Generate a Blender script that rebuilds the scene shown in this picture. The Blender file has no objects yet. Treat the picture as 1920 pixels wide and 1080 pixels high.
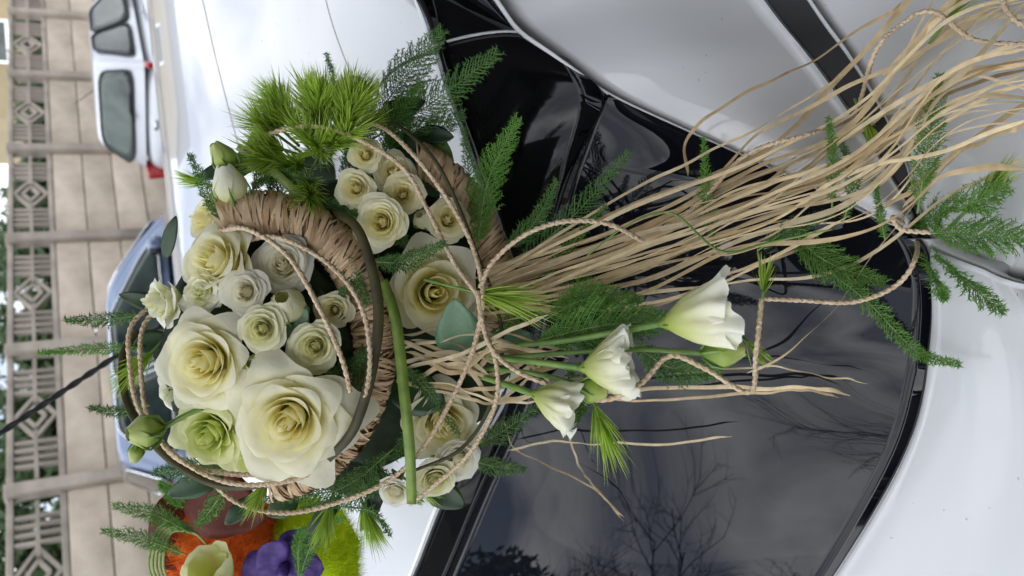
import bpy, bmesh, math, random
from mathutils import Vector, Matrix, noise
from mathutils.bvhtree import BVHTree
random.seed(7)
S = bpy.context.scene
COL = S.collection
# ------------------------------------------------------------------ camera
PITCH = math.radians(27.5); FPX = 1507.0; H = 1.65
F = Vector((0, math.cos(PITCH), -math.sin(PITCH)))
U0 = Vector((0, math.sin(PITCH), math.cos(PITCH))); R0 = Vector((1, 0, 0))
K, SN = .9968, .0797
XI = (-K*U0 - SN*R0).normalized()          # picture right (the phone was held on its side)
DI = (SN*U0 - K*R0).normalized()           # picture down
CAM = Vector((0, 0, H))
cd = bpy.data.cameras.new('camera'); cam = bpy.data.objects.new('camera', cd); COL.objects.link(cam)
m = Matrix((XI, -DI, -F)).transposed().to_4x4(); m.translation = CAM
cam.matrix_world = m
cd.sensor_width = 36; cd.lens = FPX/1920*36; cd.clip_start = .01; cd.clip_end = 400
cd.dof.use_dof = True; cd.dof.focus_distance = .76; cd.dof.aperture_fstop = 7
S.camera = cam
# ------------------------------------------------------------------ sky
SUN_EL, SUN_AZ = math.radians(62), math.radians(208)
w = bpy.data.worlds.new('World'); S.world = w; w.use_nodes = True
nt = w.node_tree; nt.nodes.clear()
N = nt.nodes.new; L = nt.links.new
out = N('ShaderNodeOutputWorld'); bg = N('ShaderNodeBackground'); sky = N('ShaderNodeTexSky')
sky.sky_type = 'NISHITA'; sky.sun_disc = False; sky.sun_elevation = SUN_EL; sky.sun_rotation = SUN_AZ
tc = N('ShaderNodeTexCoord'); nz = N('ShaderNodeTexNoise'); nz.inputs['Scale'].default_value = 2.6
nz.inputs['Detail'].default_value = 7; nz.inputs['Roughness'].default_value = .55; nz.inputs['Distortion'].default_value = .5
cr = N('ShaderNodeValToRGB')                # overcast: broken grey and white cloud everywhere
cr.color_ramp.elements[0].position = .40; cr.color_ramp.elements[0].color = (3.0, 3.6, 4.9, 1)
cr.color_ramp.elements[1].position = .66; cr.color_ramp.elements[1].color = (19, 19, 19, 1)
mx = N('ShaderNodeMix'); mx.data_type = 'RGBA'; mx.inputs['Factor'].default_value = .9
L(tc.outputs['Generated'], nz.inputs['Vector']); L(nz.outputs['Fac'], cr.inputs['Fac'])
L(sky.outputs['Color'], mx.inputs['A']); L(cr.outputs['Color'], mx.inputs['B'])
L(mx.outputs['Result'], bg.inputs['Color']); bg.inputs['Strength'].default_value = .15
L(bg.outputs['Background'], out.inputs['Surface'])
sl = bpy.data.lights.new('sun', 'SUN'); sl.energy = .6; sl.angle = math.radians(100); sl.color = (1, .95, .87)
so = bpy.data.objects.new('sun', sl); COL.objects.link(so)
sd = Vector((math.cos(SUN_EL)*math.sin(SUN_AZ), math.cos(SUN_EL)*math.cos(SUN_AZ), math.sin(SUN_EL)))
so.rotation_euler = (-sd).to_track_quat('-Z', 'Y').to_euler(); so.location = sd*30
vs = S.view_settings; vs.view_transform = 'Standard'; vs.look = 'None'; vs.exposure = .38; vs.gamma = 1
S.render.engine = 'CYCLES'; S.cycles.max_bounces = 14; S.cycles.diffuse_bounces = 8; S.cycles.transmission_bounces = 10; S.render.resolution_x = 1024; S.render.resolution_y = 576

# ------------------------------------------------------------------ helpers
def P(px, py, t):
    return CAM + (F + XI*((px-960)/FPX) + DI*((py-540)/FPX))*t
def PZ(px, py, z):                            # car surfaces: height 1.25 and below eased up, all set back a little
    if z < 1.25: z = 1.25-(1.25-z)*.78
    z = H-(H-z)*1.2
    d = F + XI*((px-960)/FPX) + DI*((py-540)/FPX); return CAM + d*((z-H)/d.z)
def PY(px, py, y):
    d = F + XI*((px-960)/FPX) + DI*((py-540)/FPX); return CAM + d*(y/d.y)
def cmr(pts, n):
    """n points of a Catmull-Rom curve through pts"""
    pts = [Vector(p) for p in pts]; k = len(pts)-1; r = []
    for i in range(n):
        f = i/(n-1)*k; j = min(int(f), k-1); t = f-j
        p1, p2 = pts[j], pts[j+1]
        p0 = pts[j-1] if j else p1*2-p2
        p3 = pts[j+2] if j+2 <= k else p2*2-p1
        r.append(.5*((2*p1)+(p2-p0)*t+(2*p0-5*p1+4*p2-p3)*t*t+(3*p1-p0-3*p2+p3)*t**3))
    return r
def mesh(name, verts, faces, mat, parent=None, smooth=True, attr=None, loc=None):
    me = bpy.data.meshes.new(name)
    if loc is not None: verts = [Vector(v)-loc for v in verts]
    me.from_pydata([tuple(v) for v in verts], [], faces); me.update()
    if smooth: me.polygons.foreach_set('use_smooth', [True]*len(me.polygons))
    if attr:
        a = me.attributes.new('tone', 'FLOAT', 'POINT'); a.data.foreach_set('value', attr)
    me.materials.append(mat)
    o = bpy.data.objects.new(name, me); COL.objects.link(o)
    if loc is not None: o.location = loc
    if parent: o.parent = parent
    return o
def empty(name, label, cat, loc=(0, 0, 0), group=None):
    o = bpy.data.objects.new(name, None); COL.objects.link(o); o.location = loc; o.empty_display_size = .02
    return tag(o, label, cat, group)
def tag(o, label=None, cat=None, group=None, kind=None):
    if label: o['label'] = label
    if cat: o['category'] = cat
    if group: o['group'] = group
    if kind: o['kind'] = kind
    return o
class MB:
    def __init__(s): s.v = []; s.f = []; s.a = []
    def quad_strip(s, L_, R_, tone=None):
        b = len(s.v)
        for i, (p, q) in enumerate(zip(L_, R_)):
            s.v += [p, q]; tn = tone[i] if tone else 0; s.a += [tn, tn]
        for i in range(len(L_)-1): s.f.append((b+2*i, b+2*i+1, b+2*i+3, b+2*i+2))
    def box(s, c, hx, hy, hz, M=None):
        b = len(s.v)
        for z in (-1, 1):
            for x, y in ((-1, -1), (1, -1), (1, 1), (-1, 1)):
                p = Vector((x*hx, y*hy, z*hz))
                s.v.append(Vector(c) + (M @ p if M else p)); s.a.append(0)
        s.f += [tuple(b+i for i in q) for q in ((3, 2, 1, 0), (4, 5, 6, 7), (0, 1, 5, 4), (1, 2, 6, 5), (2, 3, 7, 6), (3, 0, 4, 7))]
    def tube(s, pts, rad, n=6, twist=0, lobes=0, depth=.25, cap=True):
        b = len(s.v); m_ = len(pts)
        up = Vector((.31, .22, .92)); prev = None
        acc = 0
        for i, p in enumerate(pts):
            d = (pts[min(i+1, m_-1)]-pts[max(i-1, 0)])
            if d.length < 1e-9: d = Vector((0, 0, 1))
            d.normalize()
            if prev is None:
                a = d.cross(up); a = a if a.length > .1 else d.cross(Vector((1, 0, 0)))
            else:
                a = prev - d*prev.dot(d)
            a.normalize(); prev = a; c = d.cross(a)
            if i: acc += (pts[i]-pts[i-1]).length
            r = rad[i] if isinstance(rad, (list, tuple)) else rad
            for k in range(n):
                th = 2*math.pi*k/n; rr = r
                if lobes: rr = r*(1-depth+depth*abs(math.cos(lobes*.5*(th - acc*twist))))
                s.v.append(p+(a*math.cos(th)+c*math.sin(th))*rr); s.a.append(i/(m_-1))
        for i in range(m_-1):
            for k in range(n):
                s.f.append((b+i*n+k, b+i*n+(k+1) % n, b+(i+1)*n+(k+1) % n, b+(i+1)*n+k))
        if cap:
            s.f.append(tuple(b+k for k in reversed(range(n)))); s.f.append(tuple(b+(m_-1)*n+k for k in range(n)))
    def build(s, name, mat, parent=None, smooth=True, loc=None):
        return mesh(name, s.v, s.f, mat, parent, smooth, s.a, loc)
# ------------------------------------------------------------------ materials
def material(name, base, rough=.5, var=.0, scale=30, base2=None, spec=.5, transl=0, tone=None, bump=0, bscale=200,
             metallic=0, coat=0, obvar=0, stretch=None, detail=4, coords='Object', trans_w=0, alpha=1):
    M = bpy.data.materials.new(name); M.use_nodes = True; t = M.node_tree; b = t.nodes['Principled BSDF']
    n = t.nodes.new; l = t.links.new
    b.inputs['Roughness'].default_value = rough; b.inputs['Specular IOR Level'].default_value = spec
    b.inputs['Metallic'].default_value = metallic; b.inputs['Coat Weight'].default_value = coat
    b.inputs['Coat Roughness'].default_value = .03
    b.inputs['Transmission Weight'].default_value = trans_w
    c4 = lambda c: (*c, 1)
    col = None
    if tone:                                   # colour along petal or blade, in rose hearts pigment plus painted shading: tone is a list of (pos, colour)
        at = n('ShaderNodeAttribute'); at.attribute_name = 'tone'
        r = n('ShaderNodeValToRGB'); els = r.color_ramp.elements
        while len(els) < len(tone): els.new(.5)
        for e, (p, c) in zip(els, tone): e.position = p; e.color = c4(c)
        l(at.outputs['Fac'], r.inputs['Fac']); col = r.outputs['Color']
    else:
        rgb = n('ShaderNodeRGB'); rgb.outputs[0].default_value = c4(base); col = rgb.outputs[0]
    tcn = n('ShaderNodeTexCoord'); vec = tcn.outputs[coords]
    if stretch:
        mp = n('ShaderNodeMapping'); mp.inputs['Scale'].default_value = stretch; l(vec, mp.inputs['Vector']); vec = mp.outputs[0]
    if var or base2:
        z = n('ShaderNodeTexNoise'); z.inputs['Scale'].default_value = scale; z.inputs['Detail'].default_value = detail
        l(vec, z.inputs['Vector'])
        rr = n('ShaderNodeMapRange'); rr.inputs['From Min'].default_value = .35; rr.inputs['From Max'].default_value = .65
        l(z.outputs['Fac'], rr.inputs['Value'])
        x = n('ShaderNodeMix'); x.data_type = 'RGBA'; l(rr.outputs[0], x.inputs['Factor']); l(col, x.inputs['A'])
        if base2: x.inputs['B'].default_value = c4(base2)
        else:
            h = n('ShaderNodeHueSaturation'); h.inputs['Value'].default_value = 1-var; l(col, h.inputs['Color']); l(h.outputs[0], x.inputs['B'])
        col = x.outputs['Result']
    if obvar:
        oi = n('ShaderNodeObjectInfo'); h = n('ShaderNodeHueSaturation')
        a = n('ShaderNodeMapRange'); a.inputs['To Min'].default_value = 1-obvar; a.inputs['To Max'].default_value = 1+obvar
        l(oi.outputs['Random'], a.inputs['Value']); l(a.outputs[0], h.inputs['Value']); l(col, h.inputs['Color']); col = h.outputs[0]
    l(col, b.inputs['Base Color'])
    if bump:
        z = n('ShaderNodeTexNoise'); z.inputs['Scale'].default_value = bscale; z.inputs['Detail'].default_value = 5; l(vec, z.inputs['Vector'])
        bp = n('ShaderNodeBump'); bp.inputs['Strength'].default_value = bump; bp.inputs['Distance'].default_value = .01
        l(z.outputs['Fac'], bp.inputs['Height']); l(bp.outputs[0], b.inputs['Normal'])
    if transl:
        tr = n('ShaderNodeBsdfTranslucent'); l(col, tr.inputs['Color'])
        ms = n('ShaderNodeMixShader'); ms.inputs[0].default_value = transl
        l(b.outputs[0], ms.inputs[1]); l(tr.outputs[0], ms.inputs[2]); l(ms.outputs[0], t.nodes['Material Output'].inputs['Surface'])
    return M
M = {}
M['paint'] = material('white_car_paint', (.62, .635, .65), .3, coat=.8, spec=.4, base2=(.60, .61, .62), scale=3)
M['black'] = material('gloss_black', (.004, .004, .005), .06, spec=.35)
M['glass'] = material('tinted_glass', (.005, .006, .010), .012, spec=.36)
M['rubber'] = material('black_rubber', (.012, .012, .013), .55)
M['window'] = material('far_window_glass', (.02, .03, .03), .04, spec=.7, base2=(.10, .13, .11), scale=2.2, detail=2)
M['silver'] = material('silver_paint', (.56, .58, .62), .3, coat=.8, metallic=.25)
M['blue'] = material('blue_paint', (.15, .20, .31), .28, coat=.9, metallic=.3)
M['chrome'] = material('bright_trim', (.75, .77, .8), .18, metallic=.9)
M['red'] = material('red_lamp', (.42, .02, .02), .2, coat=.6)
M['asphalt'] = material('asphalt', (.06, .06, .06), .9, base2=(.035, .035, .035), scale=12, bump=.4, bscale=150)
M['slab'] = material('weathered_concrete', (.66, .565, .46), .92, base2=(.42, .35, .275), scale=1.7, detail=9, obvar=.14, bump=.5, bscale=28, coords='Object')
M['post'] = material('grey_concrete', (.46, .40, .335), .92, base2=(.27, .235, .20), scale=2.4, detail=8, obvar=.1, bump=.5, bscale=40)
M['plaster'] = material('yellow_plaster', (.58, .47, .28), .9, base2=(.48, .39, .24), scale=.8)
M['dark_wall'] = material('dark_stone_wall', (.055, .052, .05), .9, base2=(.03, .03, .03), scale=1.5)
M['slate'] = material('slate_roof', (.03, .032, .038), .6, base2=(.045, .045, .05), scale=4)
M['bark'] = material('dark_bark', (.03, .024, .02), .9, base2=(.05, .04, .03), scale=9)
M['hedge'] = material('evergreen_leaf', (.035, .07, .02), .6, base2=(.06, .11, .03), scale=5, transl=.2)
def petal_mat(name, tones, tr=.42):
    return material(name, 0, .5, tone=tones, transl=tr, var=.05, scale=55, spec=.22, bump=.10, bscale=110, obvar=.03)
M['rose'] = petal_mat('cream_rose_petal', [(0, (.92, .84, .34)), (.3, (.97, .91, .50)), (.62, (.98, .95, .64)), (1, (.98, .96, .77))])
M['rose_white'] = petal_mat('white_rose_petal', [(0, (.82, .78, .42)), (.3, (.92, .88, .62)), (.6, (.94, .92, .78)), (1, (.95, .94, .85))])
M['rose_beige'] = petal_mat('ivory_rose_petal', [(0, (.88, .82, .38)), (.3, (.95, .89, .52)), (.6, (.96, .92, .62)), (1, (.97, .94, .72))])
M['rose_green'] = petal_mat('greenish_rose_petal', [(0, (.62, .66, .22)), (.35, (.82, .82, .42)), (.7, (.91, .90, .60)), (1, (.94, .93, .74))])
M['eustoma'] = petal_mat('lisianthus_petal', [(0, (.46, .58, .10)), (.3, (.72, .76, .33)), (.62, (.93, .92, .70)), (1, (.96, .96, .86))], .36)
M['eustoma_lime'] = petal_mat('lime_petal', [(0, (.55, .66, .13)), (.5, (.80, .85, .34)), (1, (.92, .93, .58))], .40)
M['bud'] = material('green_bud', 0, .45, tone=[(0, (.14, .25, .03)), (.5, (.34, .46, .08)), (1, (.58, .64, .22))], transl=.15, var=.15, scale=80)
M['stem'] = material('green_stem', (.12, .24, .05), .45, base2=(.20, .33, .08), scale=40)
M['tuft'] = material('lime_needles', 0, .45, tone=[(0, (.24, .40, .03)), (.6, (.38, .56, .06)), (1, (.52, .68, .14))], transl=.35, obvar=.15)
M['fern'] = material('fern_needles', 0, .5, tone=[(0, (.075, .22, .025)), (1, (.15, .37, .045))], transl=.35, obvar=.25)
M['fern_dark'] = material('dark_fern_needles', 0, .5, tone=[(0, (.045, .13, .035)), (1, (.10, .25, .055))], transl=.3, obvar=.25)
M['leaf'] = material('waxy_leaf', (.075, .17, .085), .32, base2=(.11, .21, .11), scale=45, transl=.08, bump=.15, bscale=60)
M['leaf_dark'] = material('dark_leaf', (.02, .055, .02), .35, base2=(.035, .085, .03), scale=40, transl=.08, obvar=.3)
M['foam'] = material('moss_foam', (.012, .022, .010), .95, base2=(.02, .04, .015), scale=60)
M['strap_brown'] = material('brown_grass_blade', (.055, .05, .025), .4, base2=(.09, .08, .035), scale=40, spec=.3, stretch=(1, 1, 1))
M['strap_green'] = material('green_blade', (.13, .21, .035), .38, base2=(.22, .31, .06), scale=60, spec=.35)
M['strap_pale'] = material('olive_blade', (.20, .27, .07), .4, base2=(.28, .35, .11), scale=60)
M['twine'] = material('paper_twine', (.78, .62, .43), .75, base2=(.62, .46, .29), scale=160, bump=.6, bscale=400)
M['raffia'] = material('raffia', 0, .5, tone=[(0, (.60, .43, .22)), (.5, (.80, .63, .38)), (1, (.88, .75, .50))], base2=None, var=.2, scale=90, stretch=(1, 1, 1), transl=.2, obvar=.22, spec=.35)
M['raffia_wrap'] = material('raffia_wrapping', 0, .55, tone=[(0, (.50, .32, .17)), (.5, (.71, .50, .30)), (1, (.84, .65, .42))], var=.2, scale=70, spec=.3)
M['core'] = material('brown_core', (.22, .13, .07), .9)
M['orange'] = material('orange_wool', (.80, .16, .008), .95, base2=(.62, .09, .004), scale=60)
M['lime_wool'] = material('lime_wool', (.74, .88, .01), .95, base2=(.62, .80, .01), scale=60)
M['maroon'] = material('maroon_bract', (.10, .022, .012), .4, spec=.15, base2=(.12, .03, .02), scale=14, bump=.5, bscale=22)
M['purple'] = material('purple_orchid', (.055, .022, .20), .5, base2=(.13, .065, .33), scale=90, transl=.2, detail=1)

# ------------------------------------------------------------------ ground, far setting
def plate(name, x0, x1, y0, y1, z, mat):
    return mesh(name, [(x0, y0, z), (x1, y0, z), (x1, y1, z), (x0, y1, z)], [(0, 1, 2, 3)], mat, smooth=False)
tag(plate('ground', -120, 120, -120, 150, 0, M['asphalt']), kind='structure')
# ---- precast concrete fence: posts, stacked slabs, openwork top panels
W0 = Vector((5.70, 17.0, 0)); WD = Vector((-.0885*17, -.0773*17, 0))      # one bay
BAY = WD.length; wd = WD.normalized(); wn = Vector((wd.y, -wd.x, 0))
if wn.y > 0: wn = -wn
WR = Matrix((wd, wn, Vector((0, 0, 1)))).transposed()
fence = empty('concrete_fence', 'weathered precast concrete fence with diamond openwork top behind the parked cars', 'fence', W0)
def fbox(name, along, out, z, hx, hy, hz, mat, parent=fence):
    b = MB(); b.box((0, 0, 0), hx, hy, hz)
    o = b.build(name, mat, parent, smooth=False)
    o.matrix_local = Matrix.Translation(wd*along+wn*out+Vector((0, 0, z))) @ WR.to_4x4()
    bv = o.modifiers.new('bevel', 'BEVEL'); bv.width = .012; bv.segments = 2
    return o
ZT = 2.06                                      # top of the closed slabs
for k in range(-2, 8):
    a = k*BAY
    fbox('post', a, .03, 1.33, .075, .09, 1.33, M['post'])
    if k == 7: break
    for j in range(5):
        hgt = ZT/5
        fbox('slab', a+BAY/2, random.uniform(-.008, .008), hgt*(j+.5), BAY/2-.076, .03, hgt/2-.006, M['slab'])
    p = fbox('openwork_panel', a+BAY/2, 0, ZT+.035, BAY/2-.076, .035, .035, M['post'])
    fbox('top_rail', a+BAY/2, 0, ZT+.545, BAY/2-.076, .04, .035, M['post'])
    zc = ZT+.29; hh = .215
    # sub-bars are pieces of the panel
    for s in (-1, 1):
        for q in range(4):
            b = MB(); b.box((0, 0, 0), .022, .028, hh); o = b.build('bar', M['post'], p, smooth=False)
            o.location = (s*(.36+q*.105), 0, zc-ZT-.035)
        b = MB(); b.box((0, 0, 0), .33, .028, .022); o = b.build('bar', M['post'], p, smooth=False); o.location = (s*.53, .003, zc-ZT-.035+s*0)
    for sx in (-1, 1):
        for sz in (-1, 1):
            for r_ in (.30, .15):
                b = MB(); L_ = math.hypot(r_, r_*.7)/2
                b.box((0, 0, 0), L_, .026, .02); o = b.build('diamond_bar', M['post'], p, smooth=False)
                o.location = (sx*r_/2, 0, zc-ZT-.035+sz*r_*.7/2); o.rotation_euler = (0, math.atan2(sz*sx*.7, 1), 0)
# ---- house beyond the fence
h = empty('plastered_house', 'pale yellow plastered house showing above the concrete fence', 'house', (9, 24, 0))
def hbox(name, c, s, mat, parent, bev=0):
    b = MB(); b.box((0, 0, 0), *s); o = b.build(name, mat, parent, smooth=False); o.location = c
    return o
hbox('wall', (0, 0, 3), (4.3, 3, 3), M['plaster'], h); 
b = MB(); b.v = [Vector(q) for q in ((-4.6, -3.3, 6), (4.6, -3.3, 6), (4.6, 3.3, 6), (-4.6, 3.3, 6), (-4.6, 0, 8), (4.6, 0, 8))]; b.a = [0]*6
b.f = [(0, 1, 5, 4), (2, 3, 4, 5), (1, 2, 5), (3, 0, 4), (3, 2, 1, 0)]; b.build('roof', M['slate'], h, False)
for wx in (-2.6, 0, 2.6):
    f_ = hbox('window', (wx, -3.0, 3.6), (.5, .04, .7), M['chrome'], h); hbox('pane', (0, -.035, 0), (.43, .02, .63), M['window'], f_)

def leaf_cloud(mb, c, rx, ry, rz, n, size):
    for _ in range(n):
        d = Vector((random.gauss(0, 1), random.gauss(0, 1), random.gauss(0, 1))).normalized()*random.random()**.4
        p = Vector(c)+Vector((d.x*rx, d.y*ry, d.z*rz)); nn = noise.noise(p*1.3)
        if nn < -.12: continue
        a = Vector((random.gauss(0, 1), random.gauss(0, 1), random.gauss(0, 1))).normalized(); b_ = a.orthogonal().normalized()
        s = size*random.uniform(.6, 1.3)
        b0 = len(mb.v); mb.v += [p-a*s, p+b_*s*.4, p+a*s, p-b_*s*.4]; mb.a += [random.random()]*4; mb.f.append((b0, b0+1, b0+2, b0+3))
hd = empty('clipped_hedge', 'long dark green hedge growing close behind the concrete fence', 'hedge', W0-wn*1.1)
b = MB()
for k in range(-2, 8):
    for q in range(4): leaf_cloud(b, wd*(k+q/4)*BAY+Vector((0, 0, 1.55)), .55, .45, 1.15 if k < 2 else 1.45, 2300, .13)
b.build('foliage', M['hedge'], hd, False)
b = MB()
for k in range(-2, 8): b.tube([wd*(k+.4)*BAY, wd*(k+.45)*BAY+Vector((0, 0, 1.6))], [.06, .03], 6)
b.build('stems', M['bark'], hd)
for i, (x, y, hh, lab) in enumerate(((1.6, 19.5, 3.4, 'dark green evergreen shrub behind the fence beside the yellow house'), (-1.2, 16.5, 3.4, 'dark evergreen shrub behind the middle of the concrete fence'),
                                 (-3.6, 14.5, 3.1, 'wide evergreen shrub behind the near end of the concrete fence'))):
    t_ = empty('evergreen_shrub', lab, 'shrub', (x, y, 0), 'shrubs behind the fence')
    b = MB(); b.tube([Vector((0, 0, 0)), Vector((.05, 0, hh*.5)), Vector((0, .03, hh*.9))], [.09, .06, .02]); b.build('trunk', M['bark'], t_)
    b = MB(); leaf_cloud(b, (0, 0, hh*.55), 1.5, 1.0, hh*.48, 5000, .09); b.build('crown', M['hedge'], t_, False)

# ---- dark house beside the camera: it shades the car's flank and shows in the black glass
dh = empty('dark_house', 'tall dark stone house beside the decorated car, mirrored in its glass', 'house', (4.1, -3.6, 0))
hbox('wall', (0, 0, 3.2), (2.4, 6, 3.2), M['dark_wall'], dh)
b = MB(); b.v = [Vector(q) for q in ((-2.8, -6.3, 6.4), (2.8, -6.3, 6.4), (2.8, 6.3, 6.4), (-2.8, 6.3, 6.4), (0, -6.3, 8.6), (0, 6.3, 8.6))]; b.a = [0]*6
b.f = [(0, 3, 5, 4), (1, 4, 5, 2), (0, 4, 1), (3, 2, 5), (0, 1, 2, 3)]; b.build('roof', M['slate'], dh, False)
hbox('occluder_wing', (-3.95, -3.2, 3.6), (1.5, 2.4, 3.6), M['dark_wall'], dh)  # unseen wing added as an occluder, to darken the glass reflection
for wy in (-1, 2):
    for wz in (1.7, 4.5):
        f_ = hbox('window', (-2.42, wy, wz), (.05, .5, .75), M['post'], dh); hbox('pane', (-.04, 0, 0), (.02, .42, .67), M['window'], f_)
# ---- bare trees behind the camera (mirrored in the rear window)
def bare_tree(loc, hgt, label, seed, lean=0):
    rnd = random.Random(seed)
    t_ = empty('bare_tree', label, 'tree', loc, 'bare winter trees mirrored in the glass')
    tr = MB(); tw = MB()
    def grow(p, d, ln, r, lev):
        pts = [p]; q = p.copy(); dd = d.copy(); n = 5 if lev < 3 else 3
        for i in range(n):
            dd = (dd+Vector((rnd.gauss(0, .13), rnd.gauss(0, .13), rnd.gauss(0, .08)+.05))).normalized()
            q = q+dd*ln/n; pts.append(q.copy())
        (tr if lev < 2 else tw).tube(pts, [r*(1-.55*i/n) for i in range(n+1)], 7 if lev < 2 else 3, cap=False)
        if lev >= 5: return
        kids = (7, 5, 4, 4, 3)[lev]
        for k_ in range(kids):
            f_ = rnd.uniform(.35, 1) if lev else rnd.uniform(.3, 1)
            i = min(int(f_*n), n-1); o = pts[i].lerp(pts[i+1], f_*n-i)
            ax = dd.orthogonal().normalized(); ax.rotate(Matrix.Rotation(rnd.uniform(0, 6.28), 3, dd))
            nd = (dd*.75+ax*rnd.uniform(.4, .85)).normalized()
            grow(o, nd, ln*rnd.uniform(.5, .72), r*.5, lev+1)
    grow(Vector((0, 0, 0)), Vector((lean, 0, 1)).normalized(), hgt*.5, hgt*.016, 0)
    tr.build('trunk', M['bark'], t_); tw.build('crown', M['bark'], t_)
bare_tree((-8.6, 2.2, 0), 8.0, 'large bare winter tree at the left, mirrored beside the green bush', 3)
bare_tree((-3.0, -8.0, 0), 8.4, 'bare winter tree behind the decorated car, with a thin upright crown', 5)
bare_tree((-6.8, -5.4, 0), 8.2, 'bare winter tree behind the decorated car, standing between the other two', 11)

t_ = empty('evergreen_tree', 'dense evergreen tree at the left, mirrored dark beside the bare tree', 'tree', (-6.2, 4.1, 0))
b = MB(); b.tube([Vector((0, 0, 0)), Vector((.05, 0, 3)), Vector((0, .03, 6))], [.14, .09, .02]); b.build('trunk', M['bark'], t_)
b = MB(); leaf_cloud(b, (0, 0, 3.6), 1.5, 1.5, 3.2, 12000, .12); b.build('crown', M['hedge'], t_, False)
# ------------------------------------------------------------------ parked cars
def make_car(name, label, paint, loc, rz, L_=3.7, W_=1.62, roof=1.46, belt=.98, front=True):
    """x forward, origin on the ground at the middle of the car"""
    root = empty(name, label, 'car', loc); root.rotation_euler = (0, 0, rz)
    hl, hw = L_/2, W_/2
    # lower body: stations along x: (x, half width, bottom, top, crown)
    st = [(-hl, hw*.72, .42, .72), (-hl+.05, hw*.88, .30, belt-.08), (-hl+.22, hw*.97, .22, belt-.0), (-hl+.8, hw, .20, belt), (0, hw, .20, belt-.01),
          (hl-1.15, hw, .20, belt-.04), (hl-.55, hw*.97, .20, belt-.12), (hl-.15, hw*.86, .25, belt-.27), (hl, hw*.66, .38, .60)]
    v = []; f = []; n = 14
    for x, w_, zb, zt in st:
        zm = (zb+zt)/2; hz = (zt-zb)/2
        for k in range(n):
            a = 2*math.pi*(k+.5)/n; c, s = math.cos(a), math.sin(a); e = .42
            y = w_*math.copysign(abs(c)**e, c); z = zm+hz*math.copysign(abs(s)**e, s)
            v.append((x, y, z))
    m_ = len(st)
    for i in range(m_-1):
        for k in range(n): f.append((i*n+k, (i+1)*n+k, (i+1)*n+(k+1) % n, i*n+(k+1) % n))
    f.append(tuple(range(n))); f.append(tuple((m_-1)*n+k for k in reversed(range(n))))
    body = mesh('body', v, f, paint, root); sb = body.modifiers.new('s', 'SUBSURF'); sb.levels = sb.render_levels = 2
    # greenhouse
    xb0, xb1, xt0, xt1 = -hl+.10, hl-.95, -hl+.42, hl-1.75; wb, wt = hw*.93, hw*.72; zb, zt = belt-.03, roof
    def G(u, s, x_only=False):      # point at side s (-1/1), u along, returns (bottom, top)
        return
    rings = [(0, zb), (.35, zb+(zt-zb)*.40), (.75, zb+(zt-zb)*.80), (.95, zb+(zt-zb)*.96), (1.0, zt)]
    v = []; f = []; cs = []
    for q, (k_, z) in enumerate(rings):
        e = k_**1.15; x0 = xb0+(xt0-xb0)*e; x1 = xb1+(xt1-xb1)*e; w_ = wb+(wt-wb)*e
        if q == 4: x0 += .10; x1 -= .12; w_ -= .12
        r = .16
        ring = []
        for cx, cy, a0 in ((x1-r, w_-r, 0), (x0+r, w_-r, 90), (x0+r, -w_+r, 180), (x1-r, -w_+r, 270)):
            for a in (0, 30, 60, 90):
                A = math.radians(a0+a); ring.append((cx+r*math.cos(A), cy+r*math.sin(A), z))
        v += ring
    n = 16
    for i in range(4):
        for k in range(n): f.append((i*n+k, i*n+(k+1) % n, (i+1)*n+(k+1) % n, (i+1)*n+k))
    f.append(tuple(4*n+k for k in range(n)))
    cab = mesh('cabin', v, f, paint, root); sb = cab.modifiers.new('s', 'SUBSURF'); sb.levels = sb.render_levels = 1
    # glass panes laid 8 mm proud of the cabin, rounded corners
    def wall_pt(side, a, b_):          # a along 0..1, b up 0..1
        e = b_**1.15; x0 = xb0+(xt0-xb0)*e; x1 = xb1+(xt1-xb1)*e; w_ = wb+(wt-wb)*e; z = zb+(zt-zb)*b_
        if side == 'l': return Vector((x0+(x1-x0)*a, w_, z))
        if side == 'r': return Vector((x0+(x1-x0)*a, -w_, z))
        if side == 'back': return Vector((x0-.012*math.sin(a*math.pi), -w_+2*w_*a, z))
        return Vector((x1+.012*math.sin(a*math.pi), -w_+2*w_*a, z))
    def pane(name, side, poly, off, mat, parent):
        cx = sum(p[0] for p in poly)/len(poly); cy = sum(p[1] for p in poly)/len(poly)
        pts = []
        k = len(poly)
        for i in range(k):
            p, q, r = Vector(poly[i-1]), Vector(poly[i]), Vector(poly[(i+1) % k])
            for s in range(5):
                t = s/4; A = q.lerp(p, .22*(1-t)); B = q.lerp(r, .22*t); pts.append(A.lerp(B, t))
        nrm = {'l': Vector((0, 1, .35)), 'r': Vector((0, -1, .35)), 'back': Vector((-1, 0, .35)), 'front': Vector((1, 0, .5))}[side].normalized()
        v = []; f = []; rr = 4; c = Vector((cx, cy))
        for j in range(1, rr+1):
            for p in pts: q = c.lerp(p, j/rr); v.append(wall_pt(side, q.x, q.y)+nrm*off)
        v.append(wall_pt(side, cx, cy)+nrm*off); nn = len(pts)
        for k_ in range(nn): f.append((len(v)-1, k_, (k_+1) % nn))
        for j in range(rr-1):
            for k_ in range(nn): f.append((j*nn+k_, (j+1)*nn+k_, (j+1)*nn+(k_+1) % nn, j*nn+(k_+1) % nn))
        o = mesh(name, v, f, mat, parent)
        md = o.modifiers.new('t', 'SOLIDIFY'); md.thickness = .006; md.offset = 0
        if name == 'window':
            b = MB(); ring = [wall_pt(side, p.x, p.y)+nrm*(off+.001) for p in pts]; b.tube(ring+[ring[0]], .011, 6, cap=False)
            b.build('window_seal', M['rubber'] if paint != M['blue'] else M['chrome'], o)
        return o
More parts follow.
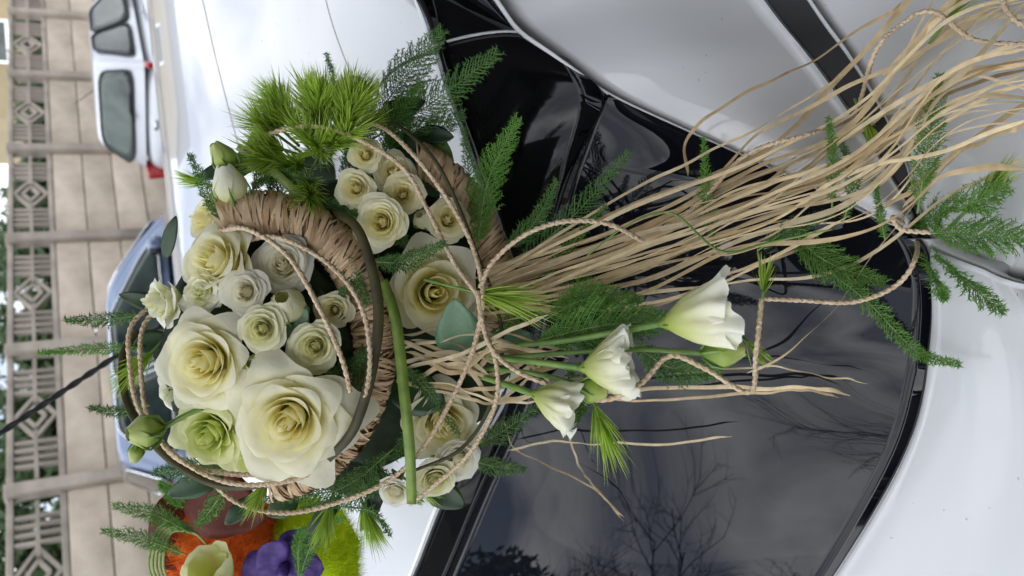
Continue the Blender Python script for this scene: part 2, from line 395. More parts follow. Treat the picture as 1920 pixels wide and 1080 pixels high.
    for s in ('l', 'r'):
        pane('window', s, [(.08, .14), (.42, .12), (.42, .94), (.15, .93)], .02, M['window'], root)
        pane('window', s, [(.445, .12), (.94, .12), (.90, .50), (.82, .93), (.445, .94)], .02, M['window'], root)
    bw = pane('window', 'back', [(.03, .24), (.97, .24), (.92, .88), (.08, .88)], .02, M['window'], root)
    pane('window', 'front', [(.06, .08), (.94, .08), (.90, .9), (.10, .9)], .02, M['window'], root)
    b = MB(); a_ = wall_pt('back', .5, .20)+Vector((-.04, 0, .01)); b.tube([a_, a_+Vector((.03, -.12, .05)), wall_pt('back', .25, .30)+Vector((-.03, 0, 0))], .012); b.build('wiper', M['rubber'], root)
    for s in (-1, 1):
        b = MB(); b.box((0, 0, 0), .13, .035, .14); o = b.build('tail_light', M['red'], root, False); o.location = (-hl+.16, s*(hw*.915), belt-.17)
        o.rotation_euler = (0, -.1, -s*.42)
        bv = o.modifiers.new('b', 'BEVEL'); bv.width = .03; bv.segments = 3
        # mirror
        b = MB(); b.box((0, 0, 0), .07, .10, .075); o = b.build('mirror', paint, root); o.location = (xb1-.45, s*(hw+.11), belt+.08)
        bv = o.modifiers.new('b', 'BEVEL'); bv.width = .05; bv.segments = 4
        b = MB(); b.box((0, 0, 0), .01, .075, .055); g = b.build('mirror_glass', M['rubber'], o); g.location = (-.068, 0, 0)
        for hx in (-hl*.08, hl*.28)[:1]:
            b = MB(); b.box((0, 0, 0), .09, .02, .022); o = b.build('door_handle', paint, root); o.location = (hx-.25, s*(hw+.012), belt-.12)
            bv = o.modifiers.new('b', 'BEVEL'); bv.width = .012; bv.segments = 2
        for wx in (-hl+.62, hl-.72):
            b = MB(); ringp = []
            for k in range(25):
                a = 2*math.pi*k/24; ringp.append(Vector((math.cos(a)*.23, 0, math.sin(a)*.23)))
            b.tube(ringp, .075, 8, cap=False); wl = b.build('wheel', M['rubber'], root); wl.location = (wx, s*(hw-.07), .305)
            b = MB(); b.tube([Vector((0, -.05, 0)), Vector((0, .05, 0))], .17, 16); b.build('rim', M['chrome'], wl)
    b = MB(); b.tube([Vector((-hl-.012, -.06, belt-.2)), Vector((-hl-.012, .06, belt-.2))], .022, 8)
    o = b.build('badge', M['chrome'], root); o.location = (.035, 0, .06)
    if paint == M['silver']:
        b = MB(); b.tube([Vector((xt0+.35, 0, roof)), Vector((xt0+.02, 0, roof+.22))], [.007, .003]); b.build('antenna', M['rubber'], root)
    return root
make_car('parked_car', 'silver hatchback parked with its rear window and red lamps showing', M['silver'], (3.55, 11.75, 0), math.radians(45), 3.6, 1.6, 1.47, .97)
make_car('parked_car', 'blue car with bright window trim parked in front of the fence', M['blue'], (-.05, 9.3, 0), math.radians(16), 3.8, 1.7, 1.56, 1.0)

# ------------------------------------------------------------------ the white wedding car
wcar = empty('wedding_car', 'white car with glossy black rear window carrying the flower arrangement', 'car', (0, .8, 0))
SURF_V = []; SURF_F = []
def patch(name, rows, mat, nu=40, nv=12, hem=.006, parent=wcar, bulge=0, surf=True, thick=.004):
    """surface through rows of 3-D points (each row a curve), with rolled edges"""
    R = [cmr(r, nu) for r in rows]
    cols = [cmr([R[j][i] for j in range(len(R))], nv) for i in range(nu)]     # cols[i][j]
    g = [[cols[i][j].copy() for i in range(nu)] for j in range(nv)]
    def nrm(j, i):
        a = g[min(j+1, nv-1)][i]-g[max(j-1, 0)][i]; b = g[j][min(i+1, nu-1)]-g[j][max(i-1, 0)]
        n_ = a.cross(b); n_.normalize(); return n_ if n_.dot(CAM-g[j][i]) > 0 else -n_
    NN = [[nrm(j, i) for i in range(nu)] for j in range(nv)]
    if bulge:
        for j in range(nv):
            for i in range(nu):
                g[j][i] = g[j][i]+NN[j][i]*bulge*math.sin(math.pi*j/(nv-1))*min(1, (R[0][i]-R[-1][i]).length/.28)**2
    if surf:
        b0 = len(SURF_V)
        for r in g: SURF_V.extend(r)
        for j in range(nv-1):
            for i in range(nu-1): SURF_F.append((b0+j*nu+i, b0+j*nu+i+1, b0+(j+1)*nu+i+1, b0+(j+1)*nu+i))
    # rolled hem: pull a border ring in by hem and bend a quarter circle down
    v = [p for r in g for p in r]; f = []
    for j in range(nv-1):
        for i in range(nu-1): f.append((j*nu+i, j*nu+i+1, (j+1)*nu+i+1, (j+1)*nu+i))
    if hem:
        bd = [(0, i) for i in range(nu)]+[(j, nu-1) for j in range(1, nv)]+[(nv-1, i) for i in range(nu-2, -1, -1)]+[(j, 0) for j in range(nv-2, 0, -1)]
        prev = [j*nu+i for j, i in bd]
        outw = []
        for j, i in bd:
            jj = 1 if j == 0 else nv-2 if j == nv-1 else j; ii = 1 if i == 0 else nu-2 if i == nu-1 else i
            d = g[j][i]-g[jj][ii]; d -= NN[j][i]*d.dot(NN[j][i]); d.normalize(); outw.append(d)
        for a in (30, 60, 90, 91):
            cur = []
            for (j, i), d in zip(bd, outw):
                A = math.radians(min(a, 90)); ex = hem*2 if a == 91 else 0
                v.append(g[j][i]+d*hem*math.sin(A)-NN[j][i]*(hem*(1-math.cos(A))+ex)); cur.append(len(v)-1)
            m_ = len(bd)
            for k in range(m_): f.append((prev[k], prev[(k+1) % m_], cur[(k+1) % m_], cur[k]))
            prev = cur
    o = mesh(name, v, f, mat, parent, loc=Vector((0, .8, 0))) if parent is None else mesh(name, [p-wcar.location for p in v], f, mat, parent)
    return o
def row(*pts): return [PZ(*p) for p in pts]
Tc = [(640, -190, 1.345), (700, -110, 1.34), (780, 0, 1.335), (830, 150, 1.325), (885, 310, 1.315), (932, 480, 1.305), (950, 640, 1.30), (925, 760, 1.30), (830, 930, 1.305), (770, 1080, 1.31), (690, 1260, 1.32)]
B0 = [(878, -90, 1.295), (936, 0, 1.278), (982, 60, 1.262), (1062, 114, 1.235), (1140, 172, 1.20), (1310, 252, 1.13), (1500, 337, 1.055), (1690, 428, .985)]
Bc = B0 + [(1738, 500, .972), (1740, 640, .97), (1697, 840, .97), (1560, 1080, .97), (1420, 1270, .97)]
T2b = [(878, -90, 1.292), (980, 56, 1.26), (1080, 126, 1.226), (1128, 190, 1.207), (1085, 280, 1.222), (1045, 380, 1.235), (1010, 560, 1.243), (975, 747, 1.243), (900, 922, 1.25), (835, 1080, 1.26), (750, 1270, 1.275)]
T2 = [(1138, 178, 1.202), (1112, 225, 1.213), (1082, 290, 1.223), (1056, 355, 1.233), (1030, 450, 1.24), (1010, 560, 1.243), (993, 650, 1.243), (975, 747, 1.243), (900, 922, 1.25), (835, 1080, 1.26), (750, 1270, 1.275)]
Bw = [(1152, 180, 1.195), (1310, 252, 1.13), (1500, 337, 1.055), (1635, 402, 1.005), (1703, 445, .98), (1738, 515, .972), (1742, 595, .97), (1735, 690, .97), (1697, 840, .97), (1560, 1080, .97), (1420, 1270, .97)]
T3 = [PZ(*p) for p in Tc]
FAR = [Vector(q) for q in ((3.0, 2.2, 0), (2.7, 2.6, 0), (2.3, 3.0, 0), (1.8, 3.3, 0), (1.3, 3.5, 0), (.8, 3.6, 0), (.3, 3.6, 0), (-.1, 3.55, 0), (-.5, 3.45, 0), (-.9, 3.3, 0), (-1.3, 3.1, 0))]
def roofrow(f_):
    r = []
    for p, q in zip(T3, FAR):
        v = p.lerp(q, f_); v.z = p.z+(.215*math.sin(min(f_, .52)/.52*math.pi/2) if f_ < .52 else .215-.42*(f_-.52)**1.6)
        r.append(v)
    return r
roof = patch('roof', [roofrow(f_) for f_ in (0, .02, .06, .13, .22, .34, .46, .58, .7, .85, 1)], M['paint'], 60, 46, .006)
patch('black_panel', [[PZ(*p)+Vector((0, 0, -.008)) for p in Tc], [PZ(*p) for p in T2b]], M['black'], 60, 8, .003, bulge=.004)
rw = patch('rear_window', [[PZ(*p)+Vector((0, 0, -.003)) for p in T2], [PZ(*p)+Vector((0, 0, -.004)) for p in Bw]], M['glass'], 70, 24, .003, bulge=.014)
# right flank: shoulder, black strip, lower panel
ST1 = [(1330, -160, 1.07), (1432, 0, 1.035), (1535, 130, 1.015), (1640, 285, .99), (1712, 400, .968)]
ST2 = [(1420, -170, 1.045), (1522, 0, 1.01), (1610, 125, .995), (1690, 275, .978), (1734, 415, .962)]
sh0 = [PZ(*p) for p in [(800, -210, 1.315)]+B0]
patch('shoulder_panel', [cmr(sh0, 12), cmr([a.lerp(b_, .5)+Vector((.006, -.006, .012)) for a, b_ in zip(cmr(sh0, 12), cmr(row((1200, -380, 1.12), *ST1), 12))], 12), cmr(row((1200, -380, 1.12), *ST1), 12)], M['paint'], 50, 14, .006)
patch('black_strip', [cmr([p+Vector((0, 0, -.006)) for p in row((1200, -380, 1.12), *ST1)], 12), cmr([p+Vector((0, 0, -.006)) for p in row((1290, -390, 1.10), *ST2)], 12)], M['rubber'], 40, 4, 0)
CO = [(1700, -480, .90), (1830, -200, .885), (1950, 0, .88), (2030, 190, .885), (2030, 370, .905), (1945, 518, .93)]
c0 = cmr(row((1290, -390, 1.10), *ST2[:-1], (1742, 447, .960)), 12); c1 = cmr(row(*CO), 12)
c2 = [p+Vector((.03, -.05, -.25)) for p in c1]; c3 = [p+Vector((.02, -.04, -.7)) for p in c1]
patch('quarter_panel', [c0, [a.lerp(b_, .5)+Vector((0, 0, .006)) for a, b_ in zip(c0, c1)], c1, c2, c3], M['paint'], 40, 30, .005)
d0 = cmr(row((1746, 460, .968), (1745, 640, .968), (1701, 842, .968), (1563, 1080, .968), (1423, 1275, .968)), 12)
d1 = cmr(row((1960, 540, .952), (2080, 740, .95), (2110, 980, .95), (2040, 1250, .95), (1900, 1480, .95)), 12)
d2 = [p+Vector((-.03, -.06, -.2)) for p in d1]; d3 = [p+Vector((-.02, -.05, -.6)) for p in d1]
dm = [a.lerp(b_, .08)+Vector((0, 0, .010)) for a, b_ in zip(d0, d1)]
patch('tailgate', [d0, dm, [a.lerp(b_, .5)+Vector((0, 0, .014)) for a, b_ in zip(d0, d1)], d1, d2, d3], M['paint'], 50, 34, .008)
# a dark under-body closes the gaps below the panels, then the hidden bulk of the car
b = MB()
seam = cmr(row((1735, 440, .957), (1760, 458, .952), (1850, 492, .944), (1960, 534, .93)), 14); b.tube(seam, .007, 8); b.build('panel_gap', M['rubber'], wcar).location = -wcar.location
for nm, cv, r_, mt, dz in (('window_seal', row(*Bc), .0022, 'rubber', -.004), ('roof_seal', row(*Tc), .004, 'rubber', -.006)):
    b = MB(); b.tube([p+Vector((0, 0, dz)) for p in cmr(cv, 90)], r_, 6); b.build(nm, M[mt], wcar).location = -wcar.location
BV = BVHTree.FromPolygons([tuple(v) for v in SURF_V], SURF_F)
def tsurf(px, py, default=.9):
    d = F + XI*((px-960)/FPX) + DI*((py-540)/FPX)
    hit = BV.ray_cast(CAM, d.normalized(), 6)
    return (hit[0]-CAM).dot(F) if hit[0] else default
def PS(px, py, off=.01):
    return P(px, py, tsurf(px, py)-off)
def onsurf(pts, off):
    """picture curve laid over the car"""
    return [PS(x, y, off) for x, y in pts]
# arc: shut line across the roof corner, with a bright rolled lip
def overlay(name, pts, off, r_, mat):
    q = [PS(x, y, off) for x, y in [(v.x, v.y) for v in cmr([(x, y, 0) for x, y in pts], 40)]]
    b = MB(); b.tube(q, r_, 6); o = b.build(name, mat, wcar); o.location = -wcar.location; return o
overlay('shut_line', [(672, 215), (690, 172), (740, 118), (815, 86), (880, 68), (940, 60), (985, 62)], -.0012, .0022, M['paint'])
overlay('shut_gap', [(680, 222), (697, 182), (745, 128), (818, 95), (882, 76), (940, 68), (985, 70)], -.0022, .0028, M['rubber'])
overlay('roof_joint', [(606, -20), (625, 50), (655, 130), (692, 205)], -.0004, .0009, M['post'])
overlay('roof_joint', [(378, -10), (405, 110), (432, 215), (446, 268)], -.0004, .0013, M['post'])
# roof antenna
ab = PS(470, 500, 0); at_ = P(-60, 852, (ab-CAM).dot(F)*.86)
b = MB(); n_ = 90; b.tube([ab.lerp(at_, i/n_) for i in range(n_+1)], 0.0058, 10, twist=110, lobes=2, depth=.5); o = b.build('antenna', M['rubber'], wcar); o.location = -wcar.location
# hidden lower bulk: floor-length body so the car stands on the ground
b = MB(); Mz = Matrix.Rotation(math.radians(36), 3, 'Z'); c = Vector((.72, 1.45, 0))
b.box(c+Vector((0, 0, .5)), 1.15, .55, .26, Mz); o = b.build('under_body', M['rubber'], wcar); o.location = -wcar.location
for sx in (-.75, .8):
    for sy in (-.58, .58):
        rp = [Vector((math.cos(a)*.23, 0, math.sin(a)*.23)) for a in [2*math.pi*k/24 for k in range(25)]]
        b = MB(); b.tube(rp, .075, 8, cap=False); wl = b.build('wheel', M['rubber'], wcar)
        wl.location = c+Mz @ Vector((sx, sy, 0))+Vector((0, 0, .305))-wcar.location; wl.rotation_euler = (0, 0, math.radians(36))
        b = MB(); b.tube([Vector((0, -.05, 0)), Vector((0, .05, 0))], .17, 16); b.build('rim', M['chrome'], wl)

#FLOWERS#
# ------------------------------------------------------------------ flowers
def frame_of(n, roll=0):
    n = n.normalized(); a = n.cross(Vector((.2, .5, .84))); a.normalize(); b_ = n.cross(a)
    c, s_ = math.cos(roll), math.sin(roll)
    return Matrix((a*c+b_*s_, b_*c-a*s_, n)).transposed()
def petal_mesh(R, H_, k, w_, th0, curl, ruffle, rnd, point, nu=9, nv=9, cup=.8, lean=0):
    v = []; f = []; a = []; ph = rnd.uniform(0, 50); tip = rnd.uniform(-.2, .2)
    top = 1+rnd.uniform(-.05, .05)
    for j in range(nv):
        vv = j/(nv-1)
        for i in range(nu):
            u = -1+2*i/(nu-1)
            edge = 1-.30*abs(u)**2.6 + point*max(0, 1-abs(u-tip)*2.6)*.5
            q = vv*edge*top
            wid = w_*(.45+.55*math.sin(min(1, q*1.4)*math.pi/2))
            th = th0+u*wid
            r = R*(.14+.86*q**(.42+.36*k))
            r *= 1+.05*u*k                                   # one margin tucks under the next petal
            z = H_*q**(1.05)
            if k < .5: r *= 1-.7*q**1.5*(1-k/.5)**1.2
            c = max(0, q-.72)/.30
            cc = curl*(.55+.45*abs(u-tip))*c**1.8
            r += R*.26*cc; z -= H_*.30*cc*c
            z -= lean*r*q
            nn = noise.noise(Vector((u*1.7+ph, q*2.2, ph)))*ruffle*R*q*(.5+abs(u)*.6)
            n2 = noise.noise(Vector((u*5+ph, q*2, ph+9)))*ruffle*R*.5*q**3
            r += nn+n2; z += noise.noise(Vector((u*4.1, q*3, ph+3)))*ruffle*R*.5*q**2
            v.append(Vector((r*math.cos(th), r*math.sin(th), z))); a.append(min(1, max(0, q*(.55+.45*k)+.0)) if k < .5 else q)
    for j in range(nv-1):
        for i in range(nu-1): f.append((j*nu+i, j*nu+i+1, (j+1)*nu+i+1, (j+1)*nu+i))
    return v, f, a
def rose(px, py, t, dpx, tilt, label, mat='rose', n=20, open_=1.0, ruffle=.10, point=.22, seed=0, name='large_rose', group=None, tall=.62, cat='rose', curl=1.0, sub=1):
    rnd = random.Random(seed*77+n)
    D_ = dpx*(1.06 if dpx > 140 else 1.12)*t/FPX; R = D_/2
    nrm = (-F + XI*tilt[0] + DI*tilt[1]).normalized()
    face = P(px, py, t)                                    # the middle of the flower's front
    Hh = R*tall*1.5
    root = empty(name, label, cat, face-nrm*Hh*.75, group)
    M3 = frame_of(nrm, rnd.uniform(0, 6.28))
    root.rotation_euler = M3.to_euler()
    th = rnd.uniform(0, 6.28)
    for i in range(n):
        k = i/(n-1); th += 2.4+rnd.uniform(-.25, .25)
        Rp = R*(.05+.78*k**.92)*rnd.uniform(.95, 1.05)
        Hp = Hh*(1.0-.42*k**1.25)*rnd.uniform(.94, 1.05)
        w_ = 1.7*(1-k)+.95*k
        cu = curl*open_*max(0, k-.12)**.8*rnd.uniform(.75, 1.25)
        v, f, a = petal_mesh(Rp, Hp, k, w_, th, cu, ruffle*(.5+1.3*k), rnd, point*(.25+1.3*k), 11 if R > .03 else 9, 10 if R > .03 else 8, cup=.85-.25*k, lean=.12*k*open_)
        o = mesh('petal', v, f, M[mat], root, True, a)
        if sub and R > .03:
            ss = o.modifiers.new('s', 'SUBSURF'); ss.levels = ss.render_levels = 1
    # calyx and stem end behind the flower
    b = MB(); b.tube([Vector((0, 0, R*.25)), Vector((0, 0, -.004)), Vector((.002, 0, -.03))], [R*.22, R*.18, .003], 8); b.build('calyx', M['bud'], root)
    return root
def bell(p0, p1, r, label, mat='eustoma', seed=1, npet=6, ruffle=.16, flare=1.0, name='lisianthus', group=None, stem=None, cat='lisianthus', two=True):
    """trumpet-shaped flower from calyx p0 to mouth p1"""
    rnd = random.Random(seed); ax_ = p1-p0; Ln = ax_.length
    root = empty(name, label, cat, p0, group); root.rotation_euler = frame_of(ax_, rnd.uniform(0, 6)).to_euler()
    for ly in range(2 if two else 1):
        for i in range(npet if not ly else npet-2):
            th0 = 2*math.pi*(i+.45*ly)/(npet if not ly else npet-2)+rnd.uniform(-.15, .15); ph = rnd.uniform(0, 60); v = []; f = []; a = []; nu, nv = 13, 13
            sc = 1 if not ly else .8; Lp = Ln*rnd.uniform(.9, 1.08)*(1 if not ly else .92)
            for j in range(nv):
                q = j/(nv-1)
                for ii in range(nu):
                    u = -1+2*ii/(nu-1); e = q*(1-.14*abs(u)**2.2)
                    th = th0+u*(.62+.12*q)*(1.15)
                    rr = r*sc*(.10+.90*math.sin(min(1, e*1.12)*math.pi/2)**.85)+r*flare*.22*max(0, e-.72)**1.4*3
                    rr *= 1+.06*u
                    rf = ruffle*r*e**2.2
                    rr += noise.noise(Vector((u*2.4+ph, e*2, ph)))*rf*2.0 + math.sin(u*9+ph)*rf*.55*e**3
                    z = Lp*e + noise.noise(Vector((u*3.1+ph, e, 7)))*rf*1.2
                    v.append(Vector((rr*math.cos(th), rr*math.sin(th), z))); a.append(e)
            for j in range(nv-1):
                for ii in range(nu-1): f.append((j*nu+ii, j*nu+ii+1, (j+1)*nu+ii+1, (j+1)*nu+ii))
            o = mesh('petal', v, f, M[mat], root, True, a)
            ss = o.modifiers.new('s', 'SUBSURF'); ss.levels = ss.render_levels = 1
    b = MB(); b.tube([Vector((0, 0, -Ln*.10)), Vector((0, 0, 0)), Vector((0, 0, Ln*.10)), Vector((0, 0, Ln*.2))], [r*.07, r*.17, r*.24, r*.28], 10, cap=False)
    for i in range(5):
        th = 2*math.pi*i/5; c_, s_ = math.cos(th), math.sin(th)
        pts = [Vector((c_*r*(.16+.4*q), s_*r*(.16+.4*q), Ln*.5*q)) for q in (0, .33, .66, 1)]
        b.tube(pts, [r*.035, r*.03, r*.02, r*.006], 4)
    b.build('calyx', M['bud'], root)
    if stem:
        b = MB(); q = cmr([Vector(s_) for s_ in stem]+[p0], 16); b.tube(q, [.0026+.0008*(i/15) for i in range(16)], 8)
        o = b.build('stem', M['stem'], root); o.matrix_parent_inverse = Matrix.Identity(4)
        o.matrix_local = (Matrix.Translation(p0) @ root.rotation_euler.to_matrix().to_4x4()).inverted()
    return root
def bud(p0, p1, r, label, mat='bud', seed=2, stem=None, group=None, name='flower_bud'):
    rnd = random.Random(seed); ax_ = p1-p0; Ln = ax_.length
    root = empty(name, label, 'flower bud', p0, group); root.rotation_euler = frame_of(ax_).to_euler()
    for i in range(5):
        v = []; f = []; a = []; nu, nv = 7, 12
        for j in range(nv):
            q = j/(nv-1); rr = r*(.28+.72*math.sin(min(1, q*1.7)*math.pi/2))*(1-.72*max(0, q-.5)**1.3*2.1)
            for ii in range(nu):
                u = -1+2*ii/(nu-1); th = 2*math.pi*i/5+u*.85+q*1.6
                r2 = max(rr*(1+.10*u+.06*noise.noise(Vector((u*3+i, q*4, seed)))), r*.05)
                v.append(Vector((r2*math.cos(th), r2*math.sin(th), Ln*q*(1-.06*abs(u)**2)))); a.append(q)
        for j in range(nv-1):
            for ii in range(nu-1): f.append((j*nu+ii, j*nu+ii+1, (j+1)*nu+ii+1, (j+1)*nu+ii))
        mesh('petal', v, f, M[mat], root, True, a)
    for i in range(5):
        th = 2*math.pi*i/5+.4; b = MB(); c_, s_ = math.cos(th), math.sin(th)
        pts = [Vector((c_*r*e, s_*r*e, Ln*z)) for e, z in ((.3, -.03), (.95, .2), (1.12, .42), (1.05, .6))]
        b.tube(pts, [r*.10, r*.12, r*.07, r*.015], 5); b.build('sepal', M['stem'], root)
    if stem:
        b = MB(); q = cmr([Vector(s_) for s_ in stem]+[p0], 16); b.tube(q, .0024, 8); o = b.build('stem', M['stem'], root)
        o.matrix_local = (Matrix.Translation(p0) @ root.rotation_euler.to_matrix().to_4x4()).inverted()
    return root
# ---- fern sprays (asparagus fern): stem, branchlets, fine needles
def fern(pts, width, label, mat='fern', seed=0, nb=26, plane=None, needle=.006, group='asparagus fern sprays', taper=.85, sag=.0, dens=1.0, swept=.75, both=True):
    """pts: picture points with depth (world vectors); width = reach of the longest branchlet in metres"""
    rnd = random.Random(seed+100); c = cmr(pts, 40); loc = c[0]
    root = empty('fern_spray', label, 'fern', loc, group)
    c = [p-loc for p in c]
    st = MB(); st.tube(c, [.0011*(1-.75*i/39) for i in range(40)], 5); nd = MB()
    facing = plane or -F
    def needles(path, ln):
        Ls = (path[-1]-path[0]).length; n = max(6, int(Ls/(.001/dens)))
        for i in range(n):
            fr = (i+rnd.random())/n; x = fr*(len(path)-1); j = min(int(x), len(path)-2); p = path[j].lerp(path[j+1], x-j)
            d = (path[j+1]-path[j]).normalized(); o1 = d.orthogonal().normalized(); o1.rotate(Matrix.Rotation(rnd.uniform(0, 6.28), 3, d))
            nv_ = (d*rnd.uniform(.45, 1.0)+o1).normalized()*ln*rnd.uniform(.7, 1.35)*(1-.4*fr)
            sd_ = nv_.cross(facing); sd_ = sd_ if sd_.length > 1e-6 else d
            sd_ = sd_.normalized()*.0005
            b0 = len(nd.v); nd.v += [p-sd_, p+sd_, p+nv_]; q = rnd.random(); nd.a += [q*.6, q*.6, .4+q*.6]; nd.f.append((b0, b0+1, b0+2))
    nb = int(nb*2.7)
    for k in range(nb):
        f_ = .06+.94*k/nb; x = f_*39; j = min(int(x), 38); p = c[j].lerp(c[j+1], x-j); d = (c[j+1]-c[j]).normalized()
        side = d.cross(facing).normalized()*(1 if k % 2 else -1)
        ln = width*(math.sin(min(1, f_*2.4)*math.pi/2))*(1-f_*taper)*rnd.uniform(.75, 1.15)
        dr = (d*swept+side+facing*rnd.uniform(-.35, .45)).normalized()
        path = [p]
        for q in range(4):
            dr = (dr+d*.12+Vector((rnd.gauss(0, .06), rnd.gauss(0, .06), rnd.gauss(0, .06)-sag))).normalized(); path.append(path[-1]+dr*ln/4)
        st.tube(path, [.0005]*4+[.0002], 3, cap=False); needles(path, needle)
    needles(c[26:], needle*.9)
    st.build('stem', M['stem'], root); o = nd.build('needles', M[mat], root, False); o['kind'] = 'stuff'
    return root
def tuft(p, d, ln, n, label, seed=0, spread=.8, mat='tuft', w_=.00065, heads=1, group='lime green spiky sprigs'):
    rnd = random.Random(seed); d = d.normalized()
    root = empty('spiky_sprig', label, 'foliage', p, group)
    st = MB(); st.tube([-d*ln*.9, Vector((0, 0, 0)), d*ln*.5], [.0016, .0016, .0008], 6); st.build('stem', M['stem'], root)
    b = MB()
    for i in range(n):
        f_ = rnd.random(); base = d*ln*(.55*f_-.05)
        o1 = d.orthogonal().normalized(); o1.rotate(Matrix.Rotation(rnd.uniform(0, 6.28), 3, d))
        g = (d*(1.1-spread*.5+f_*.7)+o1*spread*rnd.uniform(.5, 1.1)).normalized(); L_ = ln*rnd.uniform(.55, 1.0)
        c = [base+g*L_*q+d*L_*.18*q*q for q in (0, .3, .65, 1)]
        s_ = g.cross(Vector((rnd.gauss(0, 1), rnd.gauss(0, 1), rnd.gauss(0, 1)))).normalized()
        ww = [w_*.6, w_, w_*.75, w_*.08]
        b.quad_strip([q-s_*x for q, x in zip(c, ww)], [q+s_*x for q, x in zip(c, ww)], [.0, .4, .75, 1])
    o = b.build('leaf_needles', M[mat], root); o['kind'] = 'stuff'
    return root
def leaf(p0, p1, wid, label, mat='leaf', bend=.1, seed=0, up=None, name='leaf', group=None, shape=.9):
    rnd = random.Random(seed); L_ = (p1-p0).length; d = (p1-p0).normalized(); f_ = (up or -F); s_ = d.cross(f_).normalized(); f_ = s_.cross(d)
    nv, nu = 14, 7; v = []; f = []
    for j in range(nv):
        q = j/(nv-1); w_ = wid*(math.sin(math.pi*q**shape))**.75*.5+.0006
        for i in range(nu):
            u = -1+2*i/(nu-1)
            v.append(d*L_*q + s_*u*w_ + f_*(bend*L_*math.sin(math.pi*q)*.6 - .10*w_*(1-abs(u)) + .03*wid*math.sin(q*9+seed)*u))
    for j in range(nv-1):
        for i in range(nu-1): f.append((j*nu+i, j*nu+i+1, (j+1)*nu+i+1, (j+1)*nu+i))
    o = mesh(name, v, f, M[mat]); o.location = p0
    md = o.modifiers.new('t', 'SOLIDIFY'); md.thickness = .0006; md.offset = 0
    return tag(o, label, 'leaf', group)
def strap(pts, width, label, mat, facing=None, seed=0, name='steel_grass', twist=0, cat='grass blade', group=None, taper=.3):
    c = cmr(pts, 60); loc = c[0].copy(); fc = facing or -F; Lb = MB(); A = []; B_ = []
    for i, p in enumerate(c):
        d = (c[min(i+1, 59)]-c[max(i-1, 0)]).normalized(); s_ = d.cross(fc).normalized(); s_.rotate(Matrix.Rotation(twist*i/59, 3, d))
        w_ = width*.5*(1-taper*abs(2*i/59-1)**3); A.append(p-s_*w_-loc); B_.append(p+s_*w_-loc)
    b0 = MB(); b0.quad_strip(A, B_)
    o = b0.build(name, M[mat]); o.location = loc
    md = o.modifiers.new('t', 'SOLIDIFY'); md.thickness = .0007; md.offset = 0
    return tag(o, label, cat, group)
def twine(pts, label, r=.0026, n=None, name='paper_twine', group='twisted paper twine'):
    Ln = sum((pts[i+1]-pts[i]).length for i in range(len(pts)-1)); n = n or max(40, int(Ln/.0016)); c = cmr(pts, n); loc = c[0].copy()
    b = MB(); rr = [r*(1+.10*noise.noise(Vector((i*.11, r*1000, len(pts))))) for i in range(n)]
    b.tube([p-loc for p in c], rr, 10, twist=480, lobes=2, depth=.42); o = b.build(name, M['twine']); o.location = loc
    return tag(o, label, 'twine', group)
def pp(*a): return [P(*q) for q in a]
NF = -F

# ---- body of the arrangement: floral foam, raffia-wrapped rings
def blob(name, centre, rx, ry, rz, mat, label, cat, seed, amp=.12):
    bm = bmesh.new(); bmesh.ops.create_icosphere(bm, subdivisions=4, radius=1)
    M3 = Matrix((XI, DI, -F)).transposed()
    for v in bm.verts:
        n_ = v.co.normalized(); k_ = 1+amp*noise.noise(n_*3+Vector((seed, 0, 0)))+amp*.6*noise.noise(n_*9+Vector((seed, 5, 0)))
        v.co = M3 @ Vector((v.co.x*rx, v.co.y*ry, v.co.z*rz))*k_
    me = bpy.data.meshes.new(name); bm.to_mesh(me); bm.free(); me.materials.append(M[mat])
    me.polygons.foreach_set('use_smooth', [True]*len(me.polygons))
    o = bpy.data.objects.new(name, me); COL.objects.link(o); o.location = centre
    return tag(o, label, cat)
blob('floral_foam', P(500, 650, .815), .105, .105, .055, 'foam', 'dark mossy foam core under the central roses', 'floral foam', 1)
blob('floral_foam', P(600, 325, tsurf(600, 325)-.015), .052, .035, .03, 'foam', 'mossy foam pad under the lime spiky tuft', 'floral foam', 3)
blob('floral_foam', P(690, 890, tsurf(690, 890)-.012), .075, .032, .028, 'foam', 'mossy foam pad at the roof edge under the ivory spray roses', 'floral foam', 4)
blob('floral_foam', P(690, 600, .885), .165, .155, .035, 'foam', 'flat dark mossy foam base lying on the car under the arrangement', 'floral foam', 2)
